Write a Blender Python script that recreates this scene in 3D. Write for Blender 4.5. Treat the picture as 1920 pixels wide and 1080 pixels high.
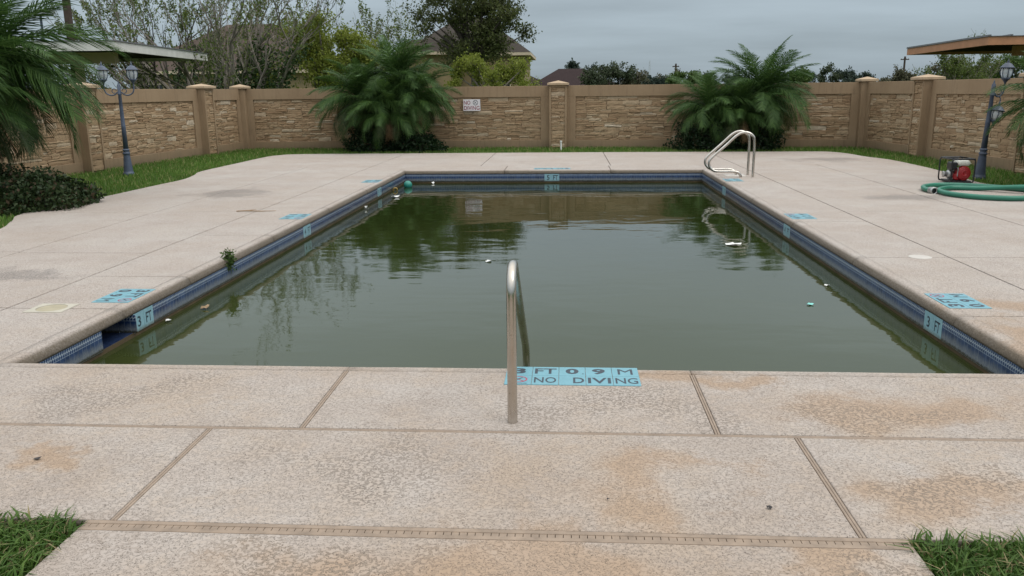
import bpy, bmesh, math, random
import numpy as np
from mathutils import Vector, Matrix, Euler, noise as mnoise

# ------------------------------------------------------------------ scene, camera, sky, sun
for o in list(bpy.data.objects):
    bpy.data.objects.remove(o)
SC = bpy.context.scene
COL = SC.collection
R = math.radians
rnd = random.Random(7)

YAW, PITCH, ROLL, CAMH = 0.0673, 0.2324, -0.0108, 1.5892
fwd = Vector((-math.sin(YAW) * math.cos(PITCH), math.cos(YAW) * math.cos(PITCH), -math.sin(PITCH)))
rgt = Vector((math.cos(YAW), math.sin(YAW), 0))
upv = rgt.cross(fwd)
cr = rgt * math.cos(ROLL) + upv * math.sin(ROLL)
cu = upv * math.cos(ROLL) - rgt * math.sin(ROLL)
cam = bpy.data.cameras.new('camera')
cam.sensor_width = 36
cam.lens = 1556.48 * 36 / 1920
cam.clip_end = 3000
camo = bpy.data.objects.new('camera', cam)
COL.objects.link(camo)
camo.matrix_world = Matrix(((cr.x, cu.x, -fwd.x, 0), (cr.y, cu.y, -fwd.y, 0), (cr.z, cu.z, -fwd.z, CAMH), (0, 0, 0, 1)))
SC.camera = camo

SUN_EL, SUN_AZ = R(58), R(115)          # azimuth measured from +Y towards +X
world = bpy.data.worlds.new('World')
SC.world = world
world.use_nodes = True
WN, WL = world.node_tree.nodes, world.node_tree.links
WN.clear()


def wn(t, **k):
    n = WN.new(t)
    for a, b in k.items():
        setattr(n, a, b)
    return n


sky = wn('ShaderNodeTexSky', sky_type='NISHITA', sun_disc=False, sun_elevation=SUN_EL, sun_rotation=SUN_AZ)
tc = wn('ShaderNodeTexCoord')
sep = wn('ShaderNodeSeparateXYZ')
WL.new(tc.outputs['Generated'], sep.inputs[0])
zc = wn('ShaderNodeMath', operation='MAXIMUM')
WL.new(sep.outputs['Z'], zc.inputs[0]); zc.inputs[1].default_value = 0.0
# clouds on a flat layer overhead: direction / (height + small)
den = wn('ShaderNodeMath', operation='ADD'); WL.new(zc.outputs[0], den.inputs[0]); den.inputs[1].default_value = 0.12
dv = wn('ShaderNodeVectorMath', operation='DIVIDE')
WL.new(tc.outputs['Generated'], dv.inputs[0])
cmb = wn('ShaderNodeCombineXYZ')
for i in range(3):
    WL.new(den.outputs[0], cmb.inputs[i])
WL.new(cmb.outputs[0], dv.inputs[1])
mp = wn('ShaderNodeMapping'); mp.inputs['Scale'].default_value = (0.5, 0.9, 0.2)
mp.inputs['Rotation'].default_value = (0, 0, R(12))
WL.new(dv.outputs[0], mp.inputs[0])
nz = wn('ShaderNodeTexNoise'); nz.inputs['Scale'].default_value = 1.1; nz.inputs['Detail'].default_value = 6
nz.inputs['Roughness'].default_value = 0.52
WL.new(mp.outputs[0], nz.inputs['Vector'])
cl = wn('ShaderNodeMapRange'); cl.inputs['From Min'].default_value = 0.3; cl.inputs['From Max'].default_value = 0.7
cl.inputs['To Min'].default_value = 0.84; cl.inputs['To Max'].default_value = 1.13
WL.new(nz.outputs['Fac'], cl.inputs['Value'])
# overcast brightening towards the zenith (CIE overcast sky)
cie = wn('ShaderNodeMath', operation='MULTIPLY_ADD'); WL.new(zc.outputs[0], cie.inputs[0])
cie.inputs[1].default_value = 2.25; cie.inputs[2].default_value = 0.595
lum = wn('ShaderNodeMath', operation='MULTIPLY'); WL.new(cie.outputs[0], lum.inputs[0]); WL.new(cl.outputs[0], lum.inputs[1])
tint = wn('ShaderNodeMix', data_type='RGBA')
WL.new(zc.outputs[0], tint.inputs['Factor'])
tint.inputs['A'].default_value = (0.355, 0.435, 0.495, 1)
tint.inputs['B'].default_value = (0.56, 0.55, 0.53, 1)
sc1 = wn('ShaderNodeVectorMath', operation='SCALE'); WL.new(tint.outputs['Result'], sc1.inputs[0]); WL.new(lum.outputs[0], sc1.inputs['Scale'])
sc2 = wn('ShaderNodeVectorMath', operation='SCALE'); WL.new(sky.outputs[0], sc2.inputs[0]); sc2.inputs['Scale'].default_value = 0.006
addv = wn('ShaderNodeVectorMath', operation='ADD'); WL.new(sc1.outputs[0], addv.inputs[0]); WL.new(sc2.outputs[0], addv.inputs[1])
bg = wn('ShaderNodeBackground'); WL.new(addv.outputs[0], bg.inputs['Color']); bg.inputs['Strength'].default_value = 1.0
wo = wn('ShaderNodeOutputWorld'); WL.new(bg.outputs[0], wo.inputs['Surface'])

sl = bpy.data.lights.new('sun', 'SUN')
sl.energy = 0.75
sl.angle = R(30)
sl.color = (1.0, 0.965, 0.9)
slo = bpy.data.objects.new('sun', sl)
COL.objects.link(slo)
sd = Vector((math.sin(SUN_AZ) * math.cos(SUN_EL), math.cos(SUN_AZ) * math.cos(SUN_EL), math.sin(SUN_EL)))
slo.rotation_euler = sd.to_track_quat('Z', 'Y').to_euler()

SC.view_settings.view_transform = 'Standard'
SC.view_settings.look = 'None'
SC.view_settings.gamma = 1.0
SC.view_settings.use_curve_mapping = False
SC.view_settings.exposure = 0.38
SC.render.engine = 'CYCLES'

# ------------------------------------------------------------------ helpers
def link_mesh(name, me, mat=None, parent=None):
    o = bpy.data.objects.new(name, me)
    COL.objects.link(o)
    if mat is not None and len(me.materials) == 0:
        me.materials.append(mat)
    if parent is not None:
        o.parent = parent
    return o


def obj(name, bm, mat, parent=None, smooth=False):
    me = bpy.data.meshes.new(name)
    bm.normal_update()
    bm.to_mesh(me)
    bm.free()
    if smooth:
        me.polygons.foreach_set('use_smooth', [True] * len(me.polygons))
    return link_mesh(name, me, mat, parent)


def tag(o, label=None, cat=None, group=None, kind=None):
    if label: o['label'] = label
    if cat: o['category'] = cat
    if group: o['group'] = group
    if kind: o['kind'] = kind
    return o


def empty(name, loc, rz=0.0, label=None, cat=None, group=None):
    o = bpy.data.objects.new(name, None)
    o.empty_display_size = 0.1
    COL.objects.link(o)
    o.location = loc
    o.rotation_euler = (0, 0, rz)
    return tag(o, label, cat, group)


def place(name, me, parent, loc, rot=(0, 0, 0), scale=(1, 1, 1), mat=None):
    o = link_mesh(name, me, mat, parent)
    o.location = loc
    o.rotation_euler = rot
    o.scale = scale
    return o


def box(bm, x0, x1, y0, y1, z0, z1, bev=0.0):
    vs = [bm.verts.new(p) for p in ((x0, y0, z0), (x1, y0, z0), (x1, y1, z0), (x0, y1, z0), (x0, y0, z1), (x1, y0, z1), (x1, y1, z1), (x0, y1, z1))]
    fs = [bm.faces.new([vs[i] for i in q]) for q in ((3, 2, 1, 0), (4, 5, 6, 7), (0, 1, 5, 4), (1, 2, 6, 5), (2, 3, 7, 6), (3, 0, 4, 7))]
    if bev > 0:
        es = list({e for f in fs for e in f.edges})
        bmesh.ops.bevel(bm, geom=es, offset=bev, segments=2, affect='EDGES', profile=0.5)
    return vs


def frame_of(t):
    t = t.normalized()
    a = Vector((0, 0, 1)) if abs(t.z) < 0.95 else Vector((1, 0, 0))
    u = t.cross(a).normalized()
    return u, t.cross(u).normalized()


def tube(bm, pts, rad, seg=8, cap=True):
    pts = [Vector(p) for p in pts]
    n = len(pts)
    rs = rad if isinstance(rad, (list, tuple)) else [rad] * n
    u = None
    rings = []
    for i in range(n):
        t = (pts[min(i + 1, n - 1)] - pts[max(i - 1, 0)])
        if t.length < 1e-9:
            t = Vector((0, 0, 1))
        t.normalize()
        if u is None:
            u, v = frame_of(t)
        else:
            u = (u - t * u.dot(t))
            if u.length < 1e-6:
                u, v = frame_of(t)
            u.normalize()
            v = t.cross(u)
        rings.append([bm.verts.new(pts[i] + (u * math.cos(2 * math.pi * k / seg) + v * math.sin(2 * math.pi * k / seg)) * rs[i]) for k in range(seg)])
    for a, b in zip(rings, rings[1:]):
        for k in range(seg):
            bm.faces.new((a[k], a[(k + 1) % seg], b[(k + 1) % seg], b[k]))
    if cap:
        bm.faces.new(rings[0][::-1])
        bm.faces.new(rings[-1])


def lathe(bm, prof, seg=16, M=None):
    rings = []
    for r, z in prof:
        ring = []
        for k in range(seg):
            a = 2 * math.pi * k / seg
            p = Vector((r * math.cos(a), r * math.sin(a), z))
            ring.append(bm.verts.new(M @ p if M is not None else p))
        rings.append(ring)
    for a, b in zip(rings, rings[1:]):
        for k in range(seg):
            bm.faces.new((a[k], a[(k + 1) % seg], b[(k + 1) % seg], b[k]))
    bm.faces.new(rings[0][::-1])
    bm.faces.new(rings[-1])


def smooth_path(pts, sub=6, closed=False):
    pts = [Vector(p) for p in pts]
    n = len(pts)
    out = []
    rng = range(n) if closed else range(n - 1)
    for i in rng:
        if closed:
            p0, p1, p2, p3 = pts[(i - 1) % n], pts[i], pts[(i + 1) % n], pts[(i + 2) % n]
        else:
            p0, p1, p2, p3 = pts[max(i - 1, 0)], pts[i], pts[i + 1], pts[min(i + 2, n - 1)]
        for s in range(sub):
            t = s / sub
            out.append(0.5 * ((2 * p1) + (p2 - p0) * t + (2 * p0 - 5 * p1 + 4 * p2 - p3) * t * t + (3 * p1 - p0 - 3 * p2 + p3) * t ** 3))
    if not closed:
        out.append(pts[-1])
    return out


def prism(bm, poly, z0, z1):
    a = [bm.verts.new((x, y, z0)) for x, y in poly]
    b = [bm.verts.new((x, y, z1)) for x, y in poly]
    bm.faces.new(a[::-1])
    top = bm.faces.new(b)
    n = len(poly)
    for i in range(n):
        bm.faces.new((a[i], a[(i + 1) % n], b[(i + 1) % n], b[i]))
    return top


def np_mesh(name, verts, faces_flat, per):
    """verts Nx3, faces as flat index array with constant vertex count 'per'."""
    me = bpy.data.meshes.new(name)
    verts = np.asarray(verts, dtype=np.float32)
    fl = np.asarray(faces_flat, dtype=np.int32).ravel()
    nf = len(fl) // per
    me.vertices.add(len(verts)); me.vertices.foreach_set('co', verts.ravel())
    me.loops.add(len(fl)); me.loops.foreach_set('vertex_index', fl)
    me.polygons.add(nf)
    me.polygons.foreach_set('loop_start', np.arange(0, nf * per, per, dtype=np.int32))
    me.polygons.foreach_set('loop_total', np.full(nf, per, dtype=np.int32))
    me.update(calc_edges=True)
    return me


# ------------------------------------------------------------------ materials
class NT:
    def __init__(s, name):
        s.m = bpy.data.materials.new(name)
        s.m.use_nodes = True
        s.t = s.m.node_tree
        s.t.nodes.clear()
        s.out = s.n('ShaderNodeOutputMaterial')
        s.b = s.n('ShaderNodeBsdfPrincipled')
        s.l(s.b.outputs[0], s.out.inputs['Surface'])

    def n(s, t, **k):
        nd = s.t.nodes.new(t)
        for a, b in k.items():
            setattr(nd, a, b)
        return nd

    def l(s, a, b):
        s.t.links.new(a, b)

    def val(s, sock, v):
        if hasattr(v, 'is_linked') or hasattr(v, 'links'):
            s.l(v, sock)
        else:
            sock.default_value = v

    def pos(s):
        return s.n('ShaderNodeNewGeometry').outputs['Position']

    def objc(s):
        return s.n('ShaderNodeTexCoord').outputs['Object']

    def noise(s, vec, scale, detail=4, rough=0.55, dist=0.0, stretch=None):
        if stretch:
            mpn = s.n('ShaderNodeMapping'); mpn.inputs['Scale'].default_value = stretch
            s.l(vec, mpn.inputs[0]); vec = mpn.outputs[0]
        nd = s.n('ShaderNodeTexNoise')
        s.l(vec, nd.inputs['Vector'])
        nd.inputs['Scale'].default_value = scale; nd.inputs['Detail'].default_value = detail
        nd.inputs['Roughness'].default_value = rough; nd.inputs['Distortion'].default_value = dist
        return nd.outputs['Fac']

    def mr(s, v, a, b, c=0.0, d=1.0, smooth=False):
        nd = s.n('ShaderNodeMapRange')
        if smooth: nd.interpolation_type = 'SMOOTHSTEP'
        s.val(nd.inputs['Value'], v)
        for k, x in zip(('From Min', 'From Max', 'To Min', 'To Max'), (a, b, c, d)):
            nd.inputs[k].default_value = x
        return nd.outputs[0]

    def math(s, op, a, b=0.0, c=None):
        nd = s.n('ShaderNodeMath', operation=op)
        s.val(nd.inputs[0], a); s.val(nd.inputs[1], b)
        if c is not None: s.val(nd.inputs[2], c)
        return nd.outputs[0]

    def mix(s, f, a, b, mode='MIX'):
        nd = s.n('ShaderNodeMix', data_type='RGBA', blend_type=mode)
        s.val(nd.inputs['Factor'], f)
        for sk, v in ((nd.inputs['A'], a), (nd.inputs['B'], b)):
            if isinstance(v, (tuple, list)):
                sk.default_value = (v[0], v[1], v[2], 1)
            else:
                s.l(v, sk)
        return nd.outputs['Result']

    def bump(s, h, strength=0.3, dist=0.01, normal=None):
        nd = s.n('ShaderNodeBump')
        nd.inputs['Strength'].default_value = strength; nd.inputs['Distance'].default_value = dist
        s.l(h, nd.inputs['Height'])
        if normal is not None: s.l(normal, nd.inputs['Normal'])
        return nd.outputs[0]

    def ramp(s, f, stops):
        nd = s.n('ShaderNodeValToRGB')
        s.l(f, nd.inputs[0])
        e = nd.color_ramp.elements
        while len(e) < len(stops):
            e.new(0.5)
        for i, (p, c) in enumerate(stops):
            e[i].position = p; e[i].color = (c[0], c[1], c[2], 1)
        return nd.outputs[0]

    def fin(s, color, rough=0.7, normal=None, metallic=0.0, spec=None):
        if isinstance(color, (tuple, list)):
            s.b.inputs['Base Color'].default_value = (color[0], color[1], color[2], 1)
        else:
            s.l(color, s.b.inputs['Base Color'])
        s.val(s.b.inputs['Roughness'], rough)
        s.b.inputs['Metallic'].default_value = metallic
        if spec is not None: s.b.inputs['Specular IOR Level'].default_value = spec
        if normal is not None: s.l(normal, s.b.inputs['Normal'])
        return s.m


def simple(name, c, rough=0.6, var=0.18, scale=6.0, bump=0.0, bscale=40, metallic=0.0, spec=None):
    t = NT(name)
    v = t.objc()
    f = t.noise(v, scale, 5, 0.6)
    d = tuple(x * (1 - var) for x in c); e = tuple(min(1, x * (1 + var)) for x in c)
    col = t.mix(t.mr(f, 0.3, 0.7), d, e)
    nm = t.bump(t.noise(v, bscale, 3), bump, 0.01) if bump else None
    return t.fin(col, rough, nm, metallic, spec)


def deck_material():
    t = NT('textured_deck_coating')
    p = t.pos()
    # knock-down texture: flattened splats with ragged edges
    splat = t.noise(p, 62, 3, 0.62, 0.7)
    fine = t.noise(p, 150, 3, 0.6)
    plate = t.mr(splat, 0.44, 0.50)
    big = t.noise(p, 0.55, 5, 0.6)
    med = t.noise(p, 2.6, 6, 0.65)
    med2 = t.noise(p, 7.0, 5, 0.65, 0.4)
    base = t.mix(t.mr(med, 0.3, 0.7), (0.375, 0.325, 0.292), (0.46, 0.412, 0.38))
    base = t.mix(t.mr(t.noise(p, 1.1, 4, 0.6), 0.4, 0.65, 0, 0.5), base, (0.41, 0.36, 0.33))
    base = t.mix(t.mr(t.noise(p, 21, 4, 0.7), 0.35, 0.75, 0, 0.4), base, (0.30, 0.255, 0.215))
    sepn = t.n('ShaderNodeSeparateXYZ'); t.l(p, sepn.inputs[0])
    nearw = t.mr(sepn.outputs['Y'], 3.0, 7.5, 1.0, 0.35, True)
    wn_ = t.n('ShaderNodeTexNoise'); t.l(p, wn_.inputs['Vector']); wn_.inputs['Scale'].default_value = 1.7; wn_.inputs['Detail'].default_value = 5
    wsub = t.n('ShaderNodeVectorMath', operation='SUBTRACT'); t.l(wn_.outputs['Color'], wsub.inputs[0]); wsub.inputs[1].default_value = (0.5, 0.5, 0.5)
    wscl = t.n('ShaderNodeVectorMath', operation='SCALE'); t.l(wsub.outputs[0], wscl.inputs[0]); wscl.inputs['Scale'].default_value = 1.5
    wadd = t.n('ShaderNodeVectorMath', operation='ADD'); t.l(p, wadd.inputs[0]); t.l(wscl.outputs[0], wadd.inputs[1])
    pw = wadd.outputs[0]
    rag = t.math('ADD', t.math('MULTIPLY', t.noise(p, 2.1, 5, 0.7, 0.5), 1.6), t.math('MULTIPLY', t.noise(p, 11, 5, 0.75), 0.9))
    rag = t.math('ADD', rag, t.math('MULTIPLY', splat, 0.7))
    tanm = t.math('MULTIPLY', t.mr(t.math('ADD', t.math('MULTIPLY', big, 0.55), t.math('MULTIPLY', rag, 0.3)), 0.70, 0.86, 0, 0.6), nearw)
    base = t.mix(t.math('MULTIPLY', t.mr(sepn.outputs['Y'], 2.2, 6.0, 0.62, 0.0, True), t.mr(med, 0.3, 0.65, 1.0, 0.5)), base, (0.29, 0.232, 0.188))
    wht = t.mr(t.math('ADD', t.math('MULTIPLY', t.noise(p, 0.9, 4, 0.65), 0.6), t.math('MULTIPLY', rag, 0.22)), 0.62, 0.74, 0, 0.5)
    base = t.mix(wht, base, (0.47, 0.44, 0.415))
    oir = t.n('ShaderNodeObjectInfo').outputs['Random']
    base = t.mix(t.mr(oir, 0, 1, 0, 0.2), base, (0.36, 0.30, 0.255))
    base = t.mix(tanm, base, (0.355, 0.265, 0.19))

    def blob(cx, cy, rx, ry, lo=0.35):
        mpn = t.n('ShaderNodeMapping', vector_type='TEXTURE')
        mpn.inputs['Location'].default_value = (cx, cy, 0); mpn.inputs['Scale'].default_value = (rx, ry, 1)
        flt = t.n('ShaderNodeVectorMath', operation='MULTIPLY'); t.l(pw, flt.inputs[0]); flt.inputs[1].default_value = (1, 1, 0)
        t.l(flt.outputs[0], mpn.inputs[0])
        ln = t.n('ShaderNodeVectorMath', operation='LENGTH'); t.l(mpn.outputs[0], ln.inputs[0])
        return t.mr(t.math('ADD', t.math('ADD', rag, ln.outputs['Value']), -1.6), 0.3, 1.05, 1, 0, True)
    tan = None
    for cx, cy, rx, ry in ((1.7, 4.1, 0.85, 0.34), (0.35, 3.15, 0.5, 0.28), (1.5, 3.2, 0.35, 0.38), (-0.35, 2.45, 1.15, 0.36), (1.0, 2.6, 0.35, 0.2),
                           (3.2, 6.15, 0.6, 0.35), (-2.5, 3.3, 0.16, 0.1), (3.0, 5.3, 0.4, 0.6), (0.6, 4.5, 0.7, 0.2), (-0.1, 1.6, 1.1, 0.5)):
        b_ = blob(cx, cy, rx, ry)
        tan = b_ if tan is None else t.math('MAXIMUM', tan, b_)
    base = t.mix(t.math('MULTIPLY', tan, 0.68), base, (0.34, 0.232, 0.15))
    dark = None
    for cx, cy, rx, ry in ((-5.1, 7.15, 0.75, 0.28), (-5.5, 13.4, 0.8, 0.75), (-5.7, 22.3, 0.6, 0.2), (5.2, 12.6, 0.9, 0.5), (6.0, 19.5, 1.0, 0.8)):
        b_ = blob(cx, cy, rx, ry)
        dark = b_ if dark is None else t.math('MAXIMUM', dark, b_)
    darkm = t.math('MULTIPLY', dark, t.mr(t.noise(p, 60, 3, 0.7), 0.40, 0.58, 0.1, 0.8))
    base = t.mix(darkm, base, (0.13, 0.12, 0.115))
    # dirt in the low spots between the splats, ragged dark edges
    grime = None
    for cx, cy, rx, ry in ((1.5, 4.05, 0.45, 0.22), (-0.9, 3.3, 0.5, 0.25), (1.6, 3.3, 0.3, 0.25), (1.15, 2.55, 0.2, 0.12), (-0.9, 2.6, 0.4, 0.15), (0.3, 4.0, 0.5, 0.3), (-2.4, 4.2, 0.7, 0.3)):
        b_ = blob(cx, cy, rx, ry)
        grime = b_ if grime is None else t.math('MAXIMUM', grime, b_)
    low = t.mr(splat, 0.43, 0.52, 1, 0)
    base = t.mix(t.math('MULTIPLY', t.math('MULTIPLY', low, grime), 0.5), base, (0.15, 0.125, 0.10))
    edge = t.mr(t.math('ABSOLUTE', t.math('ADD', splat, -0.455)), 0.012, 0.034, 1, 0)
    patch = t.mr(t.noise(p, 3.7, 4, 0.6), 0.32, 0.55, 0.5, 1)
    brk = t.mr(t.noise(p, 95, 2, 0.5), 0.46, 0.56)
    base = t.mix(t.math('MULTIPLY', t.math('MULTIPLY', edge, patch), t.math('MULTIPLY', brk, 0.8)), base, (0.085, 0.066, 0.052))
    base = t.mix(t.mr(plate, 0, 1, 0.15, 0), base, (0.22, 0.18, 0.145))
    # grime on the lip below the deck surface
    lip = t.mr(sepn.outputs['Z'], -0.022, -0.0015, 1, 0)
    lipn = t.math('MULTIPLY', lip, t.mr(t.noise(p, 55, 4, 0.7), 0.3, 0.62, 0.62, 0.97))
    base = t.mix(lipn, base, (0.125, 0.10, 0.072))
    h = t.math('ADD', plate, t.math('MULTIPLY', fine, 0.35))
    nm = t.bump(h, 0.6, 0.005)
    return t.fin(base, 0.82, nm, spec=0.3)


M = {}
M['deck'] = deck_material()
M['joint'] = simple('joint_filler_brown', (0.07, 0.05, 0.036), 0.9, 0.3, 9, 0.3)
M['strip'] = simple('tan_plastic_strip', (0.265, 0.2, 0.15), 0.6, 0.2, 12, 0.1)
M['drain_tan'] = simple('tan_drain_plastic', (0.255, 0.19, 0.14), 0.6, 0.25, 12, 0.1)
M['drain_dark'] = simple('drain_channel_dark', (0.02, 0.017, 0.014), 0.9)


def grass_ground():
    t = NT('lawn_soil_and_thatch')
    p = t.pos()
    a = t.noise(p, 1.3, 5, 0.65); b = t.noise(p, 30, 4, 0.7)
    c = t.mix(t.mr(b, 0.3, 0.7), (0.03, 0.06, 0.014), (0.075, 0.12, 0.03))
    c = t.mix(t.mr(a, 0.5, 0.75, 0, 0.5), c, (0.13, 0.11, 0.05))
    return t.fin(c, 0.95, t.bump(b, 0.8, 0.03), spec=0.1)


M['lawn'] = grass_ground()


def leaf_mat(name, c0, c1, trans=0.3, rough=0.5, dry=None):
    t = NT(name)
    rp = t.n('ShaderNodeNewGeometry').outputs['Random Per Island']
    c = t.mix(rp, c0, c1)
    big = t.noise(t.pos(), 0.9, 3, 0.5)
    c = t.mix(t.mr(big, 0.35, 0.65, 0, 0.45), c, tuple(x * 0.62 for x in c0))
    if dry:
        c = t.mix(t.mr(rp, 0.86, 0.9), c, dry)
    t.fin(c, rough, spec=0.22)
    tr = t.n('ShaderNodeBsdfTranslucent'); t.l(c, tr.inputs[0])
    mx = t.n('ShaderNodeMixShader'); mx.inputs[0].default_value = trans
    t.l(t.b.outputs[0], mx.inputs[1]); t.l(tr.outputs[0], mx.inputs[2]); t.l(mx.outputs[0], t.out.inputs['Surface'])
    return t.m


M['blade'] = leaf_mat('grass_blade_green', (0.05, 0.11, 0.02), (0.12, 0.195, 0.04), 0.3, 0.55, (0.26, 0.22, 0.11))
M['blade_far'] = leaf_mat('lawn_blade_green', (0.075, 0.165, 0.025), (0.17, 0.27, 0.055), 0.3, 0.6, (0.30, 0.28, 0.12))
M['frond'] = leaf_mat('palm_frond_green', (0.028, 0.072, 0.017), (0.095, 0.17, 0.042), 0.28, 0.55)
M['frond_old'] = leaf_mat('palm_frond_olive', (0.045, 0.075, 0.028), (0.10, 0.13, 0.05), 0.2, 0.5)
M['frond_dead'] = leaf_mat('dead_palm_frond', (0.16, 0.10, 0.05), (0.24, 0.17, 0.09), 0.15, 0.7)
M['rachis'] = simple('palm_rachis', (0.11, 0.13, 0.045), 0.5)
M['hedge'] = leaf_mat('dark_shrub_leaf', (0.008, 0.024, 0.008), (0.026, 0.05, 0.018), 0.15, 0.45)
M['lbush'] = leaf_mat('border_shrub_leaf', (0.018, 0.036, 0.012), (0.048, 0.07, 0.024), 0.15, 0.5, (0.06, 0.04, 0.022))
M['oak'] = leaf_mat('oak_leaf', (0.055, 0.075, 0.022), (0.12, 0.135, 0.045), 0.35, 0.55)
M['mesq'] = leaf_mat('mesquite_leaf', (0.075, 0.115, 0.024), (0.16, 0.20, 0.05), 0.35, 0.6)
M['vine'] = leaf_mat('vine_leaf', (0.025, 0.055, 0.015), (0.06, 0.10, 0.03), 0.25, 0.55)
M['yellowgreen'] = leaf_mat('spring_green_leaf', (0.15, 0.195, 0.026), (0.27, 0.30, 0.06), 0.4, 0.6)
M['midgreen'] = leaf_mat('mid_green_leaf', (0.05, 0.095, 0.02), (0.10, 0.15, 0.04), 0.3, 0.6)
M['fargreen'] = leaf_mat('far_tree_leaf', (0.045, 0.065, 0.035), (0.085, 0.105, 0.055), 0.25, 0.7)
M['farblue'] = leaf_mat('far_dark_leaf', (0.03, 0.05, 0.038), (0.055, 0.075, 0.055), 0.2, 0.7)
M['farbrown'] = leaf_mat('far_bare_twig_leaf', (0.085, 0.085, 0.05), (0.13, 0.125, 0.075), 0.2, 0.7)
M['bark'] = simple('grey_bark', (0.19, 0.165, 0.14), 0.9, 0.35, 4, 0.5, 18)
M['bark_dark'] = simple('dark_bark', (0.055, 0.045, 0.036), 0.9, 0.3, 4, 0.5, 18)
M['palm_trunk'] = simple('palm_trunk_fibre', (0.09, 0.065, 0.042), 0.95, 0.4, 14, 0.8, 30)


def stucco():
    t = NT('tan_stucco')
    p = t.pos()
    a = t.noise(p, 1.2, 5, 0.6); s_ = t.noise(p, 3.5, 5, 0.7, 0, (3, 3, 0.35))
    c = t.mix(t.mr(a, 0.3, 0.7), (0.275, 0.19, 0.117), (0.325, 0.232, 0.147))
    c = t.mix(t.mr(s_, 0.5, 0.72, 0, 0.5), c, (0.18, 0.125, 0.08))
    sz_ = t.n('ShaderNodeSeparateXYZ'); t.l(p, sz_.inputs[0])
    c = t.mix(t.math('MULTIPLY', t.mr(sz_.outputs['Z'], 0.02, 0.28, 1, 0), t.mr(a, 0.35, 0.6, 0.15, 0.6)), c, (0.12, 0.095, 0.06))
    return t.fin(c, 0.9, t.bump(t.noise(p, 120, 2), 0.15, 0.004), spec=0.2)


M['stucco'] = stucco()
M['cap'] = simple('post_cap_pale_tan', (0.42, 0.31, 0.205), 0.9, 0.12, 4, 0.2, 60)


def stone():
    t = NT('ledge_stone')
    oi = t.n('ShaderNodeObjectInfo').outputs['Random']
    isl = t.n('ShaderNodeNewGeometry').outputs['Random Per Island']
    r = t.math('FRACT', t.math('ADD', oi, isl))
    c = t.ramp(r, [(0.0, (0.29, 0.19, 0.112)), (0.2, (0.335, 0.228, 0.138)), (0.5, (0.37, 0.258, 0.158)), (0.8, (0.415, 0.30, 0.192)), (0.94, (0.48, 0.375, 0.26)), (1.0, (0.58, 0.49, 0.38))])
    p = t.pos()
    n1 = t.noise(p, 14, 5, 0.65)
    c = t.mix(t.mr(n1, 0.35, 0.7, 0, 0.35), c, (0.24, 0.165, 0.10))
    c = t.mix(t.mr(t.noise(p, 0.8, 3), 0.45, 0.7, 0, 0.3), c, (0.30, 0.195, 0.12))
    sz_ = t.n('ShaderNodeSeparateXYZ'); t.l(p, sz_.inputs[0])
    c = t.mix(t.math('MULTIPLY', t.mr(t.noise(p, 2.2, 5, 0.7, 0, (2.5, 2.5, 0.5)), 0.5, 0.72), t.mr(sz_.outputs['Z'], 0.15, 1.2, 0.5, 0.18)), c, (0.17, 0.115, 0.07))
    return t.fin(c, 0.92, t.bump(t.noise(p, 35, 4, 0.6), 0.5, 0.015), spec=0.15)


M['stone'] = stone()
M['mortar'] = simple('stone_bed_brown', (0.19, 0.13, 0.085), 0.95, 0.3, 6)


def water_mat():
    t = NT('murky_green_water')
    p = t.pos()
    murk = t.noise(p, 0.35, 4, 0.6)
    sy = t.n('ShaderNodeSeparateXYZ'); t.l(p, sy.inputs[0])
    shal = t.mix(t.mr(murk, 0.3, 0.7), (0.028, 0.037, 0.010), (0.035, 0.044, 0.014))
    deep = t.mix(t.mr(murk, 0.3, 0.7), (0.012, 0.019, 0.004), (0.017, 0.024, 0.006))
    c = t.mix(t.mr(sy.outputs['Y'], 5.5, 13.5, 0, 1, True), shal, deep)          # shallow end to deep end
    film = t.mr(t.noise(p, 5, 5, 0.75, 0.8, (0.5, 1.6, 1)), 0.60, 0.70, 0, 0.16)
    c = t.mix(film, c, (0.06, 0.063, 0.03))
    w1 = t.noise(p, 1.1, 2, 0.5, 0.2, (0.8, 1.4, 1))
    w2 = t.noise(p, 6.5, 2, 0.5, 0.0, (0.55, 1.4, 1))
    h = t.math('ADD', t.math('MULTIPLY', w1, 1.0), t.math('MULTIPLY', w2, 0.13))
    nm = t.bump(h, 0.5, 0.014)
    m = t.fin(c, 0.03, nm)
    t.b.inputs['IOR'].default_value = 1.333
    return m


M['water'] = water_mat()


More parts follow.
